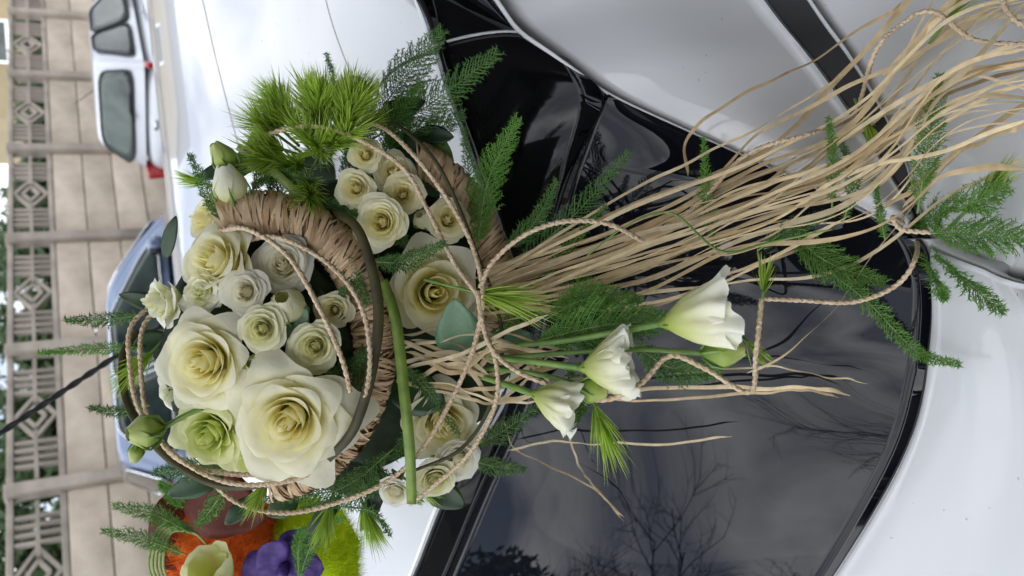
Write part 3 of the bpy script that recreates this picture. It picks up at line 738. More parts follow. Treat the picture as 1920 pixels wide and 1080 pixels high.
def ring(label, cx, cy, t, rpx, rypx, tube_px, tilt, seed, a0=0, a1=360):
    rnd = random.Random(seed); sc = t/FPX; R1, R2, r = rpx*sc, rypx*sc, tube_px*sc
    root = empty('raffia_ring', label, 'raffia ring', P(cx, cy, t), None)
    nrm = (-F+XI*tilt[0]+DI*tilt[1]).normalized(); X1 = (XI-nrm*XI.dot(nrm)).normalized(); Y1 = nrm.cross(X1)
    if Y1.dot(DI) < 0: Y1 = -Y1
    def cpt(a): return X1*math.cos(a)*R1+Y1*math.sin(a)*R2
    core = MB(); nn = 72
    core.tube([cpt(math.radians(a0+(a1-a0)*i/nn)) for i in range(nn+1)], r*.93, 14, cap=True); core.build('core', M['core'], root)
    wr = MB(); n = int((a1-a0)*4.2)
    for k in range(n):
        am = math.radians(a0+(a1-a0)*(k+rnd.random())/n); st_ = rnd.uniform(-.5, .6)+rnd.choice((0, 0, .5)); ph0 = rnd.uniform(0, 6.28); span = rnd.uniform(1.6, 3.6)
        w_ = rnd.uniform(.0006, .0024); lift = 1+rnd.random()*.13; A = []; B_ = []; tn = rnd.random(); m_ = 12
        for q in range(m_+1):
            f_ = q/m_; ph = ph0+span*f_; ang = am+(f_-.5)*st_*r/R1*1.2
            c_ = cpt(ang); rad = c_.normalized(); tg = nrm.cross(rad).normalized()
            o_ = rad*math.cos(ph)+nrm*math.sin(ph); p = c_+o_*r*(lift+.02*math.sin(f_*9+k))
            w2 = w_*(1-.75*abs(2*f_-1)**4)
            A.append(p-tg*w2-o_*w2*.25); B_.append(p+tg*w2+o_*w2*.18*math.sin(k))
        wr.quad_strip(A, B_, [tn]*(m_+1))
    o = wr.build('raffia_wrapping', M['raffia_wrap'], root); o['kind'] = 'stuff'
    return root
ring('tan raffia-wrapped ring curving round the central roses', 490, 650, .79, 208, 250, 40, (.1, 0), 1, -108, 84)
ring('wide raffia-wrapped ring lying low on the car behind the outer roses', 735, 590, .86, 205, 300, 32, (.1, 0), 2, -76, 6)

# ---- large cream roses
rose(535, 795, .715, 245, (.02, .12), 'large cream rose wide open, nearest the brown blade and raffia ring', n=30, seed=4, open_=1.1, ruffle=.09, point=.4)
rose(370, 682, .725, 205, (-.12, .05), 'large cream rose with yellow heart between the lime carnation-like bloom and green-white roses', n=30, seed=2, point=.35, open_=1.0)
rose(388, 482, .745, 170, (-.35, -.3), 'large cream rose opened sideways beside the tan raffia ring', n=26, seed=3, point=.3, tall=.8)
rose(818, 548, .81, 215, (.25, .0), 'large pale yellow rose with cupped petals behind the waxy green leaf', n=20, seed=6, point=.3, tall=.68, open_=.7, curl=.7)
rose(372, 408, .80, 110, (-.8, -.25), 'pale cream rose half hidden behind the white rose and fern at the ring', n=18, seed=8, point=.2)
rose(838, 800, .83, 165, (.35, .3), 'large ivory rose behind the green blade, below the waxy leaf', n=26, seed=9, mat='rose_beige', ruffle=.14)
# ---- spray roses
SP = [(528, 492, .755, 118, (.12, -.2), 'white spray rose crossed by twine inside the raffia ring', 'rose_white', 26, 11),
      (455, 545, .735, 92, (0, -.1), 'small greenish white rose between ruffled lisianthus and white rose', 'rose_white', 22, 12),
      (487, 618, .725, 96, (.05, .05), 'small round green-white rose with tight spiral beside the green bud', 'rose_green', 24, 13),
      (588, 652, .735, 104, (.1, .05), 'small round cream-green rose above the widest open cream rose', 'rose_green', 26, 14),
      (625, 582, .76, 76, (.15, 0), 'tiny ivory rose crossed by twine next to the raffia ring', 'rose_beige', 22, 15),
      (684, 286, .825, 68, (.05, -.1), 'small ivory rose with tight spiral beside the spiky lime foliage', 'rose_beige', 24, 16),
      (742, 318, .84, 86, (.3, -.25), 'ivory spray rose tucked under the twine and dark grass loop', 'rose_beige', 20, 17),
      (664, 352, .82, 80, (-.05, .05), 'small cream rose with pointed sepals next to lime spiky foliage', 'rose_beige', 22, 18),
      (755, 362, .83, 86, (.1, 0), 'small cream rose in the middle of the outer rose cluster', 'rose_beige', 24, 19),
      (712, 416, .81, 112, (-.02, .05), 'medium cream rose with loose ruffled heart in the outer cluster', 'rose', 20, 20),
      (842, 408, .845, 92, (.2, -.1), 'pale ivory rose half behind the twine near the raffia ring', 'rose_beige', 20, 21),
      (862, 868, .85, 92, (.35, .35), 'ivory spray rose over the black panel below the ivory large rose', 'rose_white', 22, 22),
      (818, 906, .845, 88, (.2, .45), 'cream spray rose beside the dark pointed leaf on the car', 'rose_green', 22, 23),
      (738, 930, .85, 70, (-.1, .5), 'pale rose almost hidden by fern at the roof edge', 'rose_white', 18, 24)]
for px, py, t, d, tl, lab, mt, n, sd_ in SP:
    if px > 640: t -= .03
    rose(px, py, t, d, tl, lab, mt, n+20, .85, .12, .06, sd_, 'spray_rose', 'small spray roses', .6)
# ---- ruffled lisianthus in the centre
rose(383, 822, .755, 175, (-.15, .25), 'ruffled lime green bloom under the yellow-hearted cream rose', 'eustoma_lime', 24, 1.25, .34, .1, 31, 'lisianthus', 'ruffled lisianthus blooms', .55, 'lisianthus')
rose(372, 548, .745, 95, (-.1, .0), 'ruffled greenish white bloom between two cream roses', 'eustoma', 18, 1.2, .36, .1, 32, 'lisianthus', 'ruffled lisianthus blooms', .7, 'lisianthus')
rose(318, 742, .79, 110, (-.5, .3), 'pale cream ruffled bloom peeping out behind the yellow-hearted rose', 'eustoma', 14, 1.2, .25, .1, 33, 'lisianthus', 'ruffled lisianthus blooms', .6, 'lisianthus')
rose(470, 872, .765, 90, (.0, .5), 'small lime ruffled bloom under the widest open cream rose', 'eustoma_lime', 14, 1.2, .3, .1, 34, 'lisianthus', 'ruffled lisianthus blooms', .6, 'lisianthus')
rose(285, 566, .755, 100, (-.85, .1), 'pale green ruffled lisianthus facing the parked blue car', 'eustoma', 16, 1.2, .34, .1, 35, 'lisianthus', 'ruffled lisianthus blooms', .9, 'lisianthus')
# ---- trailing lisianthus over the window
bell(P(1243, 606, .70), P(1376, 585, .685), .0285, 'largest white lisianthus bell hanging over the rear window', 'eustoma', 21, 6, .30, 1.3, stem=pp((940, 650, .80), (1050, 640, .76), (1160, 622, .72)))
bell(P(1092, 690, .715), P(1192, 682, .705), .027, 'white lisianthus bell half under the feathery fern', 'eustoma', 23, 6, .36, 1.3, stem=pp((890, 668, .80), (980, 676, .76)))
bell(P(1000, 738, .735), P(1085, 764, .725), .023, 'smaller white lisianthus bell nearest the ivory roses', 'eustoma', 26, 6, .36, 1.3, stem=pp((880, 700, .80), (940, 718, .77)))
bud(P(1318, 663, .70), P(1398, 655, .69), .0135, 'lime green lisianthus bud under the largest white bell', stem=pp((910, 672, .80), (1060, 662, .75), (1200, 655, .72)), seed=5)
bud(P(1088, 722, .72), P(1140, 738, .715), .012, 'lime bud tucked beneath the middle lisianthus bell', seed=6, stem=pp((900, 690, .8), (1000, 700, .76)))
bud(P(305, 803, .74), P(238, 815, .72), .0155, 'green bud on a bent stem in front of the blue car', seed=7, stem=pp((380, 765, .75), (345, 780, .745)))
bud(P(262, 830, .735), P(250, 868, .73), .007, 'tiny green bud hanging under the bent-stem bud', seed=8, stem=pp((300, 800, .74)))
bud(P(445, 392, .785), P(418, 308, .765), .0165, 'closed white and green lisianthus bud beside the raffia ring', 'eustoma', seed=9)
bud(P(440, 322, .785), P(400, 268, .77), .012, 'yellow-green bent bud tip above the closed white bud', seed=10)
bud(P(548, 592, .765), P(528, 556, .735), .0175, 'small white rosebud between the tight-spiral roses', 'rose_green', seed=12, name='rosebud')
bud(P(500, 690, .755), P(470, 680, .73), .0125, 'small green bud between the two largest cream roses', seed=13)
bud(P(800, 420, .84), P(786, 402, .82), .0105, 'tiny cream rosebud in the outer cluster', 'rose_green', seed=14, name='rosebud')

# ---- leaves
leaf(P(868, 676, .80), P(852, 560, .765), .046, 'waxy grey-green pointed leaf lying on the pale yellow rose', bend=.05, shape=.72)
leaf(P(900, 650, .84), P(1000, 628, .83), .03, 'grey-green leaf under the knot of the twine', seed=2)
leaf(P(310, 485, .83), P(330, 405, .82), .014, 'narrow dark green leaf standing beside the blue car window', 'leaf_dark', seed=3)
leaf(P(790, 900, .89), P(872, 950, .89), .032, 'dark pointed leaf over the black panel below the ivory roses', 'leaf_dark', seed=4)
leaf(P(745, 720, .84), P(835, 760, .82), .045, 'dark green leaf between the green blade and the ivory rose', 'leaf_dark', seed=5)
leaf(P(760, 260, .88), P(850, 300, .88), .04, 'bright green rounded leaf behind the twine loops', 'stem', seed=6)
leaf(P(540, 660, .76), P(575, 575, .745), .022, 'grey-green leaf between the small roses', 'leaf', seed=7)
DL = random.Random(5)
for i, (x, y, an, z) in enumerate([(720, 260, .3, .87), (700, 230, -.4, .87), (760, 290, .9, .87), (780, 250, .1, .88), (500, 270, 2.4, .85), (470, 300, 2.8, .85), (560, 370, 2.2, .86), (640, 410, 1.4, .85), (720, 480, .4, .86), (740, 700, 1.2, .86),
          (700, 860, 1.5, .86), (720, 900, 2.0, .87), (640, 930, 2.3, .86), (560, 930, 2.6, .84), (480, 930, 2.4, .83), (420, 890, 2.8, .83), (520, 640, 1.2, .775), (560, 560, .4, .775), (600, 540, 1.9, .78), (330, 640, 3.1, .83), (330, 580, 3.4, .83), (800, 470, .7, .865), (880, 480, .5, .88), (690, 330, 1.0, .86), (740, 390, .2, .86), (510, 720, .8, .78)]):
    ln = DL.uniform(70, 115)
    leaf(P(x, y, z), P(x+math.cos(an)*ln, y+math.sin(an)*ln, z-.01), DL.uniform(.016, .026), 'narrow dark green filler leaf '+('under the outer spray roses and spiky tuft' if y < 400 else 'at the lower rim beside the maroon bract' if y > 850 else 'deep between the central roses' if x < 650 else 'beside the pale yellow rose and raffia ring'), 'leaf_dark', .12, i, group='dark filler leaves')

# ---- spiky lime sprigs
TG = [(560, 250, -.3, -.6, 62), (610, 215, .1, -.9, 62), (655, 225, .4, -.8, 60), (540, 215, -.7, -.5, 55), (600, 285, .1, -.1, 70), (640, 265, .5, -.3, 62), (560, 310, -.6, .1, 62), (630, 320, .4, .3, 50), (580, 340, .1, .5, 55), (530, 280, -.8, -.2, 50), (680, 245, .7, -.6, 45), (600, 245, -.1, -.5, 66)]
RT = random.Random(9)
for _ in range(24):
    x, y = RT.uniform(500, 670), RT.uniform(200, 375); TG.append((x, y, (x-590)/110, (y-290)/110-.15, RT.uniform(45, 66)))
TG = [q for q in TG if not (q[0] > 615 and q[1] > 290)]
for i, (x, y, dx, dy, ln) in enumerate(TG):
    tuft(P(x, y, .83-.012*(i % 3)), XI*dx+DI*dy-F*.75, ln*.83/FPX*1.15, 150, 'lime green spiky sprig in the dense tuft beside the spray roses', i, .95, group='spiky sprigs in the dense tuft')
for i, (x, y, t, dx, dy, ln, n, lab) in enumerate([(890, 548, .77, 1, .25, 115, 70, 'lime spiky sprig spilling out of the twine knot'), (1115, 760, .735, .35, 1, 95, 60, 'drooping lime sprig hanging over the window'),
          (1430, 552, .70, .0, -1, 55, 45, 'dark green sprig bound to the twine bend over the window'), (1620, 222, .0, .3, .9, 48, 45, 'green sprig tied into raffia over the black strip'),
          (1780, 30, .0, .5, -.8, 65, 60, 'green sprig tied into the far end of the raffia'), (1830, 378, .0, .4, -.5, 75, 55, 'green sprig in the fern plume over the quarter panel'),
          (285, 660, .80, -.3, .4, 75, 80, 'bright green sprig behind the yellow-hearted rose'), (385, 345, .80, -.8, -.2, 45, 45, 'bright green sprig beside the closed lisianthus bud'),
          (680, 945, .85, .4, .9, 70, 80, 'lime sprig over the white roof edge'), (620, 945, .84, -.2, .9, 60, 80, 'lime sprig beside the lime wool'),
          (770, 905, .86, .7, .4, 50, 45, 'lime sprig among the ivory roses'), (500, 905, .79, -.4, .8, 55, 60, 'lime sprig under the widest open rose'), (1400, 640, .70, .5, .6, 45, 40, 'green sprig beside the lime bud')]):
    if not t: t = tsurf(x, y)-.035
    tuft(P(x, y, t), XI*dx+DI*dy-F*.25, ln*t/FPX*1.0, int(n*1.5), lab, 50+i, .6, group='single spiky sprigs')

# ---- fern sprays: (points, reach px, material, branchlets, label)
def fs(pts, reach, mat, nb, lab, off=None, seed=0, needle=.006, **kw):
    if off is not None: w3 = [PS(x, y, off) for x, y in pts]; t = tsurf(*pts[0])
    else: w3 = [P(*q) for q in pts]; t = pts[0][2]
    fern(w3, reach*t/FPX, lab, mat, seed, nb, needle=needle, **kw)
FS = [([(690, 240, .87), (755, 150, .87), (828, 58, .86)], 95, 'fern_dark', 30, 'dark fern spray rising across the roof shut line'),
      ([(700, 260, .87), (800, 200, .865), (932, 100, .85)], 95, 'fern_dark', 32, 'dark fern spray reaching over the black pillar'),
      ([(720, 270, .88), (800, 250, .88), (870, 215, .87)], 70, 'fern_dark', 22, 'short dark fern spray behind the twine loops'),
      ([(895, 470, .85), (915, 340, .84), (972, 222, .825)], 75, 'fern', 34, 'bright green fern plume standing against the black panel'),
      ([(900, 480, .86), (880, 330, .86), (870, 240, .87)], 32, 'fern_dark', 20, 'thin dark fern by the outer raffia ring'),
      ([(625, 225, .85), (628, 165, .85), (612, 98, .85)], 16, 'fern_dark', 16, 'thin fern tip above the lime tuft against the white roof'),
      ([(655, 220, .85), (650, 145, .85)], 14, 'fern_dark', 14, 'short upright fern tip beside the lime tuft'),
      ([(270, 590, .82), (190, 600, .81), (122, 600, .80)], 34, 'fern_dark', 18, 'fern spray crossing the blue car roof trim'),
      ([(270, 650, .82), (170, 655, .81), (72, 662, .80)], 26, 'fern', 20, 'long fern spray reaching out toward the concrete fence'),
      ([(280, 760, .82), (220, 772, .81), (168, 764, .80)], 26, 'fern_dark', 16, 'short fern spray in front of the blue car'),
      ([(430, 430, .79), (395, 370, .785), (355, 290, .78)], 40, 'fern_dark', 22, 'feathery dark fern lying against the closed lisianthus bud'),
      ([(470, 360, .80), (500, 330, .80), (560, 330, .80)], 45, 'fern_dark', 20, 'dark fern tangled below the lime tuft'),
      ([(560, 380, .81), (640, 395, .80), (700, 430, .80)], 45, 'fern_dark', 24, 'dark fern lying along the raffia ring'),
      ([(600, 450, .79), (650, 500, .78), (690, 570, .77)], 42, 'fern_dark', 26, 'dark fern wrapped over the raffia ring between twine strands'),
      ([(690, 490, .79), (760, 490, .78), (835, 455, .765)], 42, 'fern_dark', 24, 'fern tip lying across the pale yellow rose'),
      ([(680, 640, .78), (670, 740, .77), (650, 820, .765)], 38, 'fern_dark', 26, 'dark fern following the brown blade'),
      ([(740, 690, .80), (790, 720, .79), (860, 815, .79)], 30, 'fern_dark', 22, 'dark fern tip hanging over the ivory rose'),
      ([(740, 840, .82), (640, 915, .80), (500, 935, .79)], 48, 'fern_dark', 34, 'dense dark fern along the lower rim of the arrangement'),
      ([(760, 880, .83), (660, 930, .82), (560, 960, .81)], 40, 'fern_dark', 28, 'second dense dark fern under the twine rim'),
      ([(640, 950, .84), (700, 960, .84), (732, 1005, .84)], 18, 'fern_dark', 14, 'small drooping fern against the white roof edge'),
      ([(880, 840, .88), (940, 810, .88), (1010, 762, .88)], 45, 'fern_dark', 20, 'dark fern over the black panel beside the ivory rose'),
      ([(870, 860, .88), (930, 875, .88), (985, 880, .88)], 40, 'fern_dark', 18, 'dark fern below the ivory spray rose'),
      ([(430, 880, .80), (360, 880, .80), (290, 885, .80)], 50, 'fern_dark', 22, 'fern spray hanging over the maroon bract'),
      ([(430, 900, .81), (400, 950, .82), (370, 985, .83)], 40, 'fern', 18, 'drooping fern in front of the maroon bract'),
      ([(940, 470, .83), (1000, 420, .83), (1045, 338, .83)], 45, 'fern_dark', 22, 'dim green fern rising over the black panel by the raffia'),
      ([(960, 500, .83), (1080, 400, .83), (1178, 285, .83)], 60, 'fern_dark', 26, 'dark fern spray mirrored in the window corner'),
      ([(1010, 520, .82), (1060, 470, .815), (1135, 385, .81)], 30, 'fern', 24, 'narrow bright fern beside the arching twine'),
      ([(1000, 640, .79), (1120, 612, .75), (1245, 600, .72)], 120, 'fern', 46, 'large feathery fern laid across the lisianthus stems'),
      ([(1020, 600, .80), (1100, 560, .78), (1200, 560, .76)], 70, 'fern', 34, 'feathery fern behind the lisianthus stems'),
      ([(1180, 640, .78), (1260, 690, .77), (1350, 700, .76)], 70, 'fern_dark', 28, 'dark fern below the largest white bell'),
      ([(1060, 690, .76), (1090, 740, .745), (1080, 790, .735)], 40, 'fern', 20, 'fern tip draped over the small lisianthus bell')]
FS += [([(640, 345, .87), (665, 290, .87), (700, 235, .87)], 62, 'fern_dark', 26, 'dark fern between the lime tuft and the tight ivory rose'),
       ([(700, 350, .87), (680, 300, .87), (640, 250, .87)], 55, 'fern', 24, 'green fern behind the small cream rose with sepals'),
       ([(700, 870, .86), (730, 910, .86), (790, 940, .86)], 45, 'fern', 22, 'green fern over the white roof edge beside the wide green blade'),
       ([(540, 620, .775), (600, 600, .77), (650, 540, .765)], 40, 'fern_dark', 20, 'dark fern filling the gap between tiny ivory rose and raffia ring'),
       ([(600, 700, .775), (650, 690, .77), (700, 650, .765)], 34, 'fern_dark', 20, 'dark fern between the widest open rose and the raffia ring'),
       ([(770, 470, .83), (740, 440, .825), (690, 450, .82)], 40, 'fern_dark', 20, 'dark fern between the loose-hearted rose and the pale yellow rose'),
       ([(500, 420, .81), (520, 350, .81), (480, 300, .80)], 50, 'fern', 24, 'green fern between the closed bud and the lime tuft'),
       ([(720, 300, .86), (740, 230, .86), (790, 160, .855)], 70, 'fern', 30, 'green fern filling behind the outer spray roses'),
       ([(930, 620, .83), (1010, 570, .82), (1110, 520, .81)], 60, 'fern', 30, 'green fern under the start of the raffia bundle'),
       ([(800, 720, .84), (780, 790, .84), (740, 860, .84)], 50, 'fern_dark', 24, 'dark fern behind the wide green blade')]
for i, (pts, reach, mat, nb, lab) in enumerate(FS): fs(pts, reach, mat, nb, lab, seed=i)
FO = [([(1340, 470), (1325, 370), (1318, 258)], 30, 'fern', 26, 'upright bright fern crossing the raffia over the window', .06),
      ([(1560, 390), (1562, 300), (1553, 220)], 26, 'fern', 22, 'narrow upright fern crossing the raffia by the black strip', .06),
      ([(1580, 420), (1600, 340), (1575, 260)], 30, 'fern_dark', 22, 'dark narrow fern crossing the raffia by the black strip', .05),
      ([(1660, 450), (1650, 400), (1640, 335)], 18, 'fern', 20, 'small upright fern beside the twine loop', .05),
      ([(1470, 420), (1550, 490), (1660, 530)], 75, 'fern', 34, 'bright fern spray lying under the twine loop on the glass', .04),
      ([(1500, 470), (1620, 560), (1720, 660), (1800, 683)], 40, 'fern', 40, 'long fern spray trailing from the glass onto the white tailgate', .03),
      ([(1720, 400), (1740, 270), (1762, 140)], 62, 'fern', 32, 'tall fern plume standing over the quarter panel', .06),
      ([(1700, 420), (1800, 390), (1890, 350)], 75, 'fern', 34, 'leafy fern plume lying over the quarter panel', .05),
      ([(1740, 436), (1840, 442), (1960, 450)], 75, 'fern', 34, 'open fern spray along the panel gap', .05),
      ([(1735, 450), (1800, 520), (1880, 585)], 55, 'fern', 32, 'fern spray drooping over the white tailgate corner', .035),
      ([(1730, 455), (1750, 520), (1772, 560)], 45, 'fern', 24, 'short fern spray over the window corner', .03),
      ([(1420, 470), (1480, 430), (1560, 400)], 40, 'fern_dark', 24, 'dark fern buried in the raffia', .05)]
for i, (pts, reach, mat, nb, lab, off) in enumerate(FO): fs(pts, reach, mat, nb, lab, off, seed=60+i, needle=.0055 if i < 6 else .0065, dens=1.0 if i < 6 else .7)

# ---- grass blades
strap(pp((620, 395, .80), (672, 432, .76), (708, 560, .735), (700, 680, .73), (665, 800, .73), (615, 862, .74)), .0098, 'dark brown flat grass blade arching over the raffia ring', 'strap_brown')
strap(pp((718, 525, .78), (742, 600, .765), (756, 720, .76), (768, 840, .765), (772, 945, .80)), .0105, 'wide green grass blade crossing the arrangement upright', 'strap_green', taper=.1)
strap(pp((260, 620, .80), (232, 660, .79), (232, 730, .78), (262, 800, .77), (330, 870, .77), (420, 912, .77), (540, 905, .77)), .0075, 'dark brown grass blade looping round the rim of the arrangement', 'strap_brown', facing=(-F+XI*.9))
strap(pp((680, 218, .84), (745, 235, .83), (815, 300, .82), (865, 400, .815), (895, 480, .81), (930, 570, .80), (942, 660, .80), (915, 770, .80), (860, 845, .80), (770, 885, .80)), .0042, 'thin dark grass blade looping past the outer roses', 'strap_brown')
strap(pp((445, 275, .81), (500, 310, .80), (560, 365, .79), (620, 410, .79)), .0092, 'olive grass blade slanting under the lime tuft', 'strap_pale')
strap(pp((470, 320, .83), (475, 262, .82), (505, 258, .82), (540, 330, .82), (570, 380, .83)), .0105, 'grey-green looped grass blade beside the closed lisianthus bud', 'leaf')
strap(pp((1100, 480, .80), (1180, 420, .79), (1260, 400, .78), (1350, 470, .76), (1440, 455, .76), (1560, 430, .74)), .0022, 'thin green stem snaking through the raffia', 'stem', name='steel_grass')
# ---- twisted paper twine
twine(pp((455, 280, .80), (520, 246, .79), (600, 238, .785), (690, 270, .79), (760, 320, .785), (805, 400, .78), (850, 490, .775), (895, 552, .765)), 'paper twine from the lime tuft down to the knot')
twine(pp((660, 232, .83), (715, 238, .81), (775, 290, .79), (840, 375, .78), (885, 460, .775), (905, 545, .765), (900, 620, .765)), 'paper twine arching over the outer spray roses')
twine(pp((900, 540, .765), (925, 490, .76), (985, 440, .75), (1060, 415, .745), (1140, 420, .75), (1205, 452, .765)), 'paper twine arch springing from the knot over the raffia')
twine(pp((415, 432, .76), (465, 430, .73), (540, 480, .715), (600, 580, .71), (640, 670, .71), (657, 735, .72)), 'paper twine arching over the white spray rose')
twine(pp((440, 455, .77), (520, 445, .75), (610, 490, .73), (670, 560, .725), (692, 640, .725), (688, 730, .73), (655, 810, .735)), 'paper twine following the raffia ring under the brown blade')
twine(pp((300, 560, .80), (247, 610, .78), (243, 680, .77), (262, 770, .765), (330, 855, .755), (430, 905, .75), (550, 900, .75), (640, 850, .75)), 'paper twine round the lower rim of the arrangement')
twine(pp((320, 560, .80), (270, 610, .78), (264, 690, .77), (280, 790, .765), (340, 865, .76), (450, 890, .755), (560, 880, .755)), 'second paper twine running along the rim')
twine(pp((380, 890, .78), (450, 945, .79), (540, 962, .79), (640, 940, .79), (730, 900, .785), (800, 830, .78), (870, 700, .77), (900, 600, .765), (895, 545, .765)), 'long paper twine sweeping from the rim up to the knot')
twine(pp((895, 545, .765), (905, 610, .765), (930, 680, .765), (928, 760, .77), (880, 850, .785), (820, 905, .80), (770, 945, .82)), 'paper twine falling from the knot past the ivory roses')
twine(pp((895, 550, .765), (915, 640, .76), (960, 690, .75), (1040, 725, .73), (1130, 750, .715), (1200, 720, .705), (1255, 668, .70), (1320, 690, .695), (1405, 735, .685), (1418, 660, .68), (1428, 560, .675)), 'paper twine zigzagging among the trailing lisianthus')
tw_ = [(1428, 560), (1500, 563), (1600, 566), (1680, 535), (1718, 480), (1712, 435), (1675, 408), (1690, 430), (1745, 436)]
twine([PS(x, y, .05) for x, y in tw_], 'paper twine loop ending by the window corner')
tw_ = [(1200, 452), (1300, 390), (1400, 290), (1520, 250), (1600, 215), (1640, 100), (1690, 45), (1750, 22), (1830, 75), (1960, 85)]
twine([PS(x, y, .06) for x, y in tw_], 'paper twine running along the raffia to its far end')
twine([PS(x, y, .06) for x, y in ((1870, -30), (1895, 30), (1960, 70))], 'short paper twine at the far end of the raffia')
# ---- raffia strands
RR = random.Random(21)
def ribbon(pts, w_, label, group, n=60, kink=.004, tw=1.0, seed=0):
    rnd = random.Random(seed); c = cmr(pts, n); loc = c[0].copy(); ph = rnd.uniform(0, 50); a0 = rnd.uniform(-.6, .6)
    c = [p+Vector((noise.noise(Vector((i*.16, ph, 0))), noise.noise(Vector((i*.16, ph, 5))), noise.noise(Vector((i*.16, ph, 9)))))*kink for i, p in enumerate(c)]
    A = []; B_ = []; C_ = []; tn = []; t0 = rnd.random()
    for i, p in enumerate(c):
        d = (c[min(i+1, n-1)]-c[max(i-1, 0)]).normalized(); s_ = d.cross(-F).normalized(); an = a0+tw*1.3*noise.noise(Vector((i*.06, ph, 20)))
        s_.rotate(Matrix.Rotation(an, 3, d)); u_ = s_.cross(d); f_ = i/(n-1)
        ww = w_*.5*(.6+.6*abs(noise.noise(Vector((i*.09, ph, 31))))+.25)*(1 if .04 < f_ < .93 else max(.15, min(f_/.04, (1-f_)/.07)))
        A.append(p-s_*ww-loc); B_.append(p+s_*ww-loc); C_.append(p+u_*ww*.10-loc); tn.append(min(1, max(0, t0*.75+.25*rnd.random())))
    b = MB(); b.quad_strip(A, C_, tn); b.quad_strip(C_, B_, tn); o = b.build('raffia_strand', M['raffia']); o.location = loc
    return tag(o, label, 'raffia', group)
NS = 40
for i in range(NS):
    f_ = (i+RR.random()*.9)/NS; g = RR.gauss(0, 1)
    st_ = (RR.uniform(885, 960), 590-70*f_+RR.uniform(-18, 18))
    sp = f_+g*.19
    m1 = (1180+RR.uniform(-30, 30), 545-135*sp+RR.uniform(-22, 22)); m2 = (1400+RR.uniform(-30, 30), 490-190*sp+RR.uniform(-28, 28)); m3 = (1610+RR.uniform(-30, 30), 420-230*sp+RR.uniform(-40, 40))
    e1 = (1780, 320-300*sp+RR.uniform(-50, 50)); e2 = (1960, 260-340*sp+RR.uniform(-70, 70))
    short = RR.random() < .16
    q = [st_, m1, m2, m3, e1, e2]
    if short: q = q[:RR.choice((4, 5))]
    of = RR.uniform(.025, .085)
    w3 = [P(q[0][0], q[0][1], .80+RR.uniform(-.01, .02)), PS(*q[1], of+.05)]+[PS(x, y, of) for x, y in q[2:]]
    wi = RR.choice((.0012, .002, .003, .0038, .0052))
    kind_ = {.0012: 'hair-thin', .002: 'narrow', .003: 'medium-wide', .0038: 'wide flat', .0052: 'broadest flat'}[wi]
    ribbon(w3, wi, kind_+(' raffia strand of the long bundle that ends before its far end' if short else ' raffia strand running the whole length of the long bundle'), 'raffia strands of the long bundle', 70, .0026, 1.0, i)
for i, (pts, w_, lab) in enumerate([
        ([(1290, 330), (1285, 270), (1330, 215), (1420, 165), (1510, 120), (1640, 40), (1700, 0)], .0036, 'single raffia strand arching off over the white shoulder panel'),
        ([(1150, 470), (1300, 380), (1410, 260), (1520, 200), (1700, 110), (1960, -30)], .0042, 'loose raffia strand along the upper side of the bundle'),
        ([(1100, 742), (1250, 728), (1400, 728), (1520, 728), (1592, 740)], .0042, 'flat raffia strand laid straight over the window'),
        ([(1140, 752), (1260, 748), (1420, 736), (1500, 730), (1572, 746)], .0030, 'second raffia strand laid straight over the window'),
        ([(1250, 700), (1380, 690), (1450, 688), (1540, 705), (1628, 718)], .0018, 'thin raffia strand with orange tip over the window'),
        ([(950, 845), (1035, 828), (1120, 832), (1260, 832), (1372, 816)], .0032, 'raffia strand with pointed end above the mirrored tree'),
        ([(945, 790), (960, 835), (1010, 865), (1110, 915), (1168, 975)], .0018, 'kinked raffia strand dangling over the mirrored tree'),
        ([(1060, 800), (1085, 870), (1100, 895), (1140, 940), (1170, 972)], .0026, 'kinked raffia strand hanging below the smallest lisianthus bell'),
        ([(1400, 700), (1480, 660), (1560, 580), (1640, 480), (1740, 350), (1850, 230)], .0034, 'raffia strand crossing the window corner under the twine loop'),
        ([(1660, 390), (1740, 330), (1800, 280), (1960, 170)], .0050, 'broad raffia strand spreading over the quarter panel'),
        ([(1690, 390), (1780, 300), (1880, 250), (1960, 215)], .0042, 'outermost raffia strand over the quarter panel')]):
    ribbon([PS(x, y, .045 if i not in (2, 3, 4, 5, 6, 7) else .02) for x, y in pts], w_, lab, 'loose raffia strands', 60, .003, 1.0, 300+i)
for i in range(14):
    y0 = RR.uniform(620, 720)
    ribbon(pp((760+RR.uniform(-20, 30), y0, .80), (860, y0+RR.uniform(-30, 40), .785), (940, y0+RR.uniform(-30, 60), .785), (1010+RR.uniform(-10, 60), y0+RR.uniform(-60, 60), .79)), RR.choice((.003, .004, .005)), 'short raffia strand tied in behind the waxy leaf', 'short raffia strands at the knot', 40, .004, 1, 400+i)
ribbon(pp((760, 690, .80), (860, 665, .775), (945, 625, .76), (1028, 590, .75)), .005, 'cut raffia end sticking out below the lime sprig', 'short raffia strands at the knot', 40, .001, .3, 450)

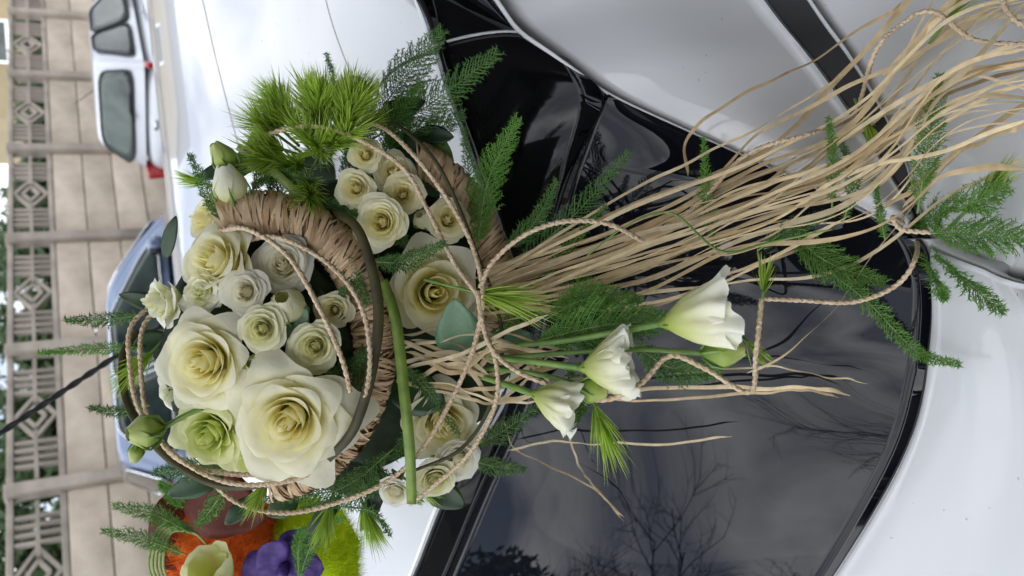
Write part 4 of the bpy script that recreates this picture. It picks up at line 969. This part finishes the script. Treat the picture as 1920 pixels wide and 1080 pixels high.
# ------------------------------------------------------------------ second arrangement: wool, bract, orchid
def wool(name, c, rx, ry, rz, mat, label, seed, n=9000, fl=.012):
    rnd = random.Random(seed); root = empty(name, label, 'wool', c); b = MB(); M3 = Matrix((XI, DI, -F)).transposed()
    bm = bmesh.new(); bmesh.ops.create_icosphere(bm, subdivisions=4, radius=1)
    for v in bm.verts:
        q = v.co.normalized(); v.co = M3 @ Vector((q.x*rx, q.y*ry, q.z*rz))*(1+.16*noise.noise(q*2.5+Vector((seed, 0, 0)))+.08*noise.noise(q*8))*.95
    me = bpy.data.meshes.new('wool_core'); bm.to_mesh(me); bm.free(); me.materials.append(M[mat]); me.polygons.foreach_set('use_smooth', [True]*len(me.polygons))
    o = bpy.data.objects.new('wool_core', me); COL.objects.link(o); o.parent = root
    for i in range(n):
        q = Vector((rnd.gauss(0, 1), rnd.gauss(0, 1), rnd.gauss(0, 1))).normalized(); k_ = 1+.16*noise.noise(q*2.5+Vector((seed, 0, 0)))+.08*noise.noise(q*8)
        p = M3 @ Vector((q.x*rx, q.y*ry, q.z*rz))*k_*.95; nn = (M3 @ q)
        d = (nn*.5+Vector((rnd.gauss(0, 1), rnd.gauss(0, 1), rnd.gauss(0, 1)))*.6).normalized()*fl*rnd.uniform(.5, 1.3); s_ = d.cross(nn).normalized()*.0004
        b0 = len(b.v); b.v += [p-s_, p+s_, p+d+nn*.002]; b.a += [0]*3; b.f.append((b0, b0+1, b0+2))
    o = b.build('wool_fibres', M[mat], root, False); o['kind'] = 'stuff'
    return root
wool('orange_wool', P(425, 1045, 1.00), .078, .085, .045, 'orange', 'fluffy orange wool in the second arrangement', 1)
wool('lime_wool', P(572, 1040, 1.02), .068, .072, .05, 'lime_wool', 'fluffy lime green wool beside the white roof edge', 2)
wool('lime_wool', P(640, 1085, 1.02), .02, .055, .04, 'lime_wool', 'narrow strip of lime wool touching the roof', 3, 3000)
def bract(p0, p1, wid, label, seed):
    o = leaf(p0, p1, wid, label, 'maroon', .18, seed, name='maroon_bract', shape=.8); o['category'] = 'bract'; return o
bract(P(345, 905, .95), P(500, 975, .92), .085, 'shiny maroon waxy bract over the orange wool', 2)
bract(P(420, 930, 1.0), P(285, 1060, .98), .10, 'dark maroon bract behind the orange wool', 3)
orch = empty('vanda_orchid', 'purple spotted orchid bloom between orange and lime wool', 'orchid', P(535, 1060, .93))
for i, (an, ln, wd_) in enumerate([(-1.1, .042, .042), (2.95, .052, .05), (-2.3, .036, .045), (1.2, .045, .045), (.1, .045, .04)]):
    d = XI*math.cos(an)+DI*math.sin(an); o = leaf(Vector((0, 0, 0)), d*ln-F*.012*((i % 3)-1), wd_, 'p', 'purple', .16, i+3, name='petal', shape=1.25)
    for k_ in ('label', 'category'): del o[k_]
    o.parent = orch
b = MB(); b.tube([Vector((0, 0, 0)), -F*.012+DI*.004, -F*.014+DI*.014], [.006, .008, .003], 10); b.build('lip', M['purple'], orch)
bell(P(420, 1120, .93), P(385, 1052, .90), .026, 'folded lime green bloom in front of the orange wool', 'eustoma_lime', 51, 5, .06, .3)
for i, (pts, reach, lab) in enumerate([([(360, 1000, .95), (290, 965, .94), (212, 948, .93)], 42, 'soft fern spray reaching toward the fence above the orange wool'), ([(350, 1040, .95), (270, 1010, .94), (190, 995, .93)], 40, 'soft fern spray beside the looped grass'), ([(380, 960, .95), (330, 930, .94), (300, 905, .93)], 36, 'short soft fern spray over the maroon bract'),
      ([(560, 1090, .92), (590, 1010, .91), (640, 970, .90)], 30, 'fern sprig between the orchid and lime wool'), ([(560, 1085, .92), (560, 1020, .91), (570, 990, .90)], 26, 'short fern sprig standing beside the orchid')]):
    fs(pts, reach, 'fern', 20, lab, seed=90+i, needle=.007)
for i in range(5):
    dx = i*7
    strap(pp((300+dx, 1110, .96), (278+dx, 1060, .955), (292+dx, 1000, .95), (320+dx*1.5, 975+i*6, .95), (360+dx, 985+i*9, .96)), .0035, 'thin green grass blade in the looped bunch beside the orange wool', 'strap_pale', group='looped grass bunch')

# ---- plant debris on the paint
b = MB(); RD = random.Random(4)
for i in range(36):
    x, y = (RD.uniform(1180, 1920), RD.uniform(0, 330)) if i % 3 == 0 else (RD.uniform(1600, 1920), RD.uniform(540, 1080)) if i % 3 == 1 else (RD.uniform(400, 780), RD.uniform(0, 190))
    p = PS(x, y, .0012); d = Vector((RD.gauss(0, 1), RD.gauss(0, 1), RD.gauss(0, .3))).normalized()*RD.uniform(.0008, .0032)
    b.tube([p, p+d*.5+Vector((0, 0, .0006)), p+d], .00022, 3)
tag(b.build('plant_debris', M['bark']), 'tiny dark bits of plant debris scattered over the white paint', 'debris', kind='stuff')
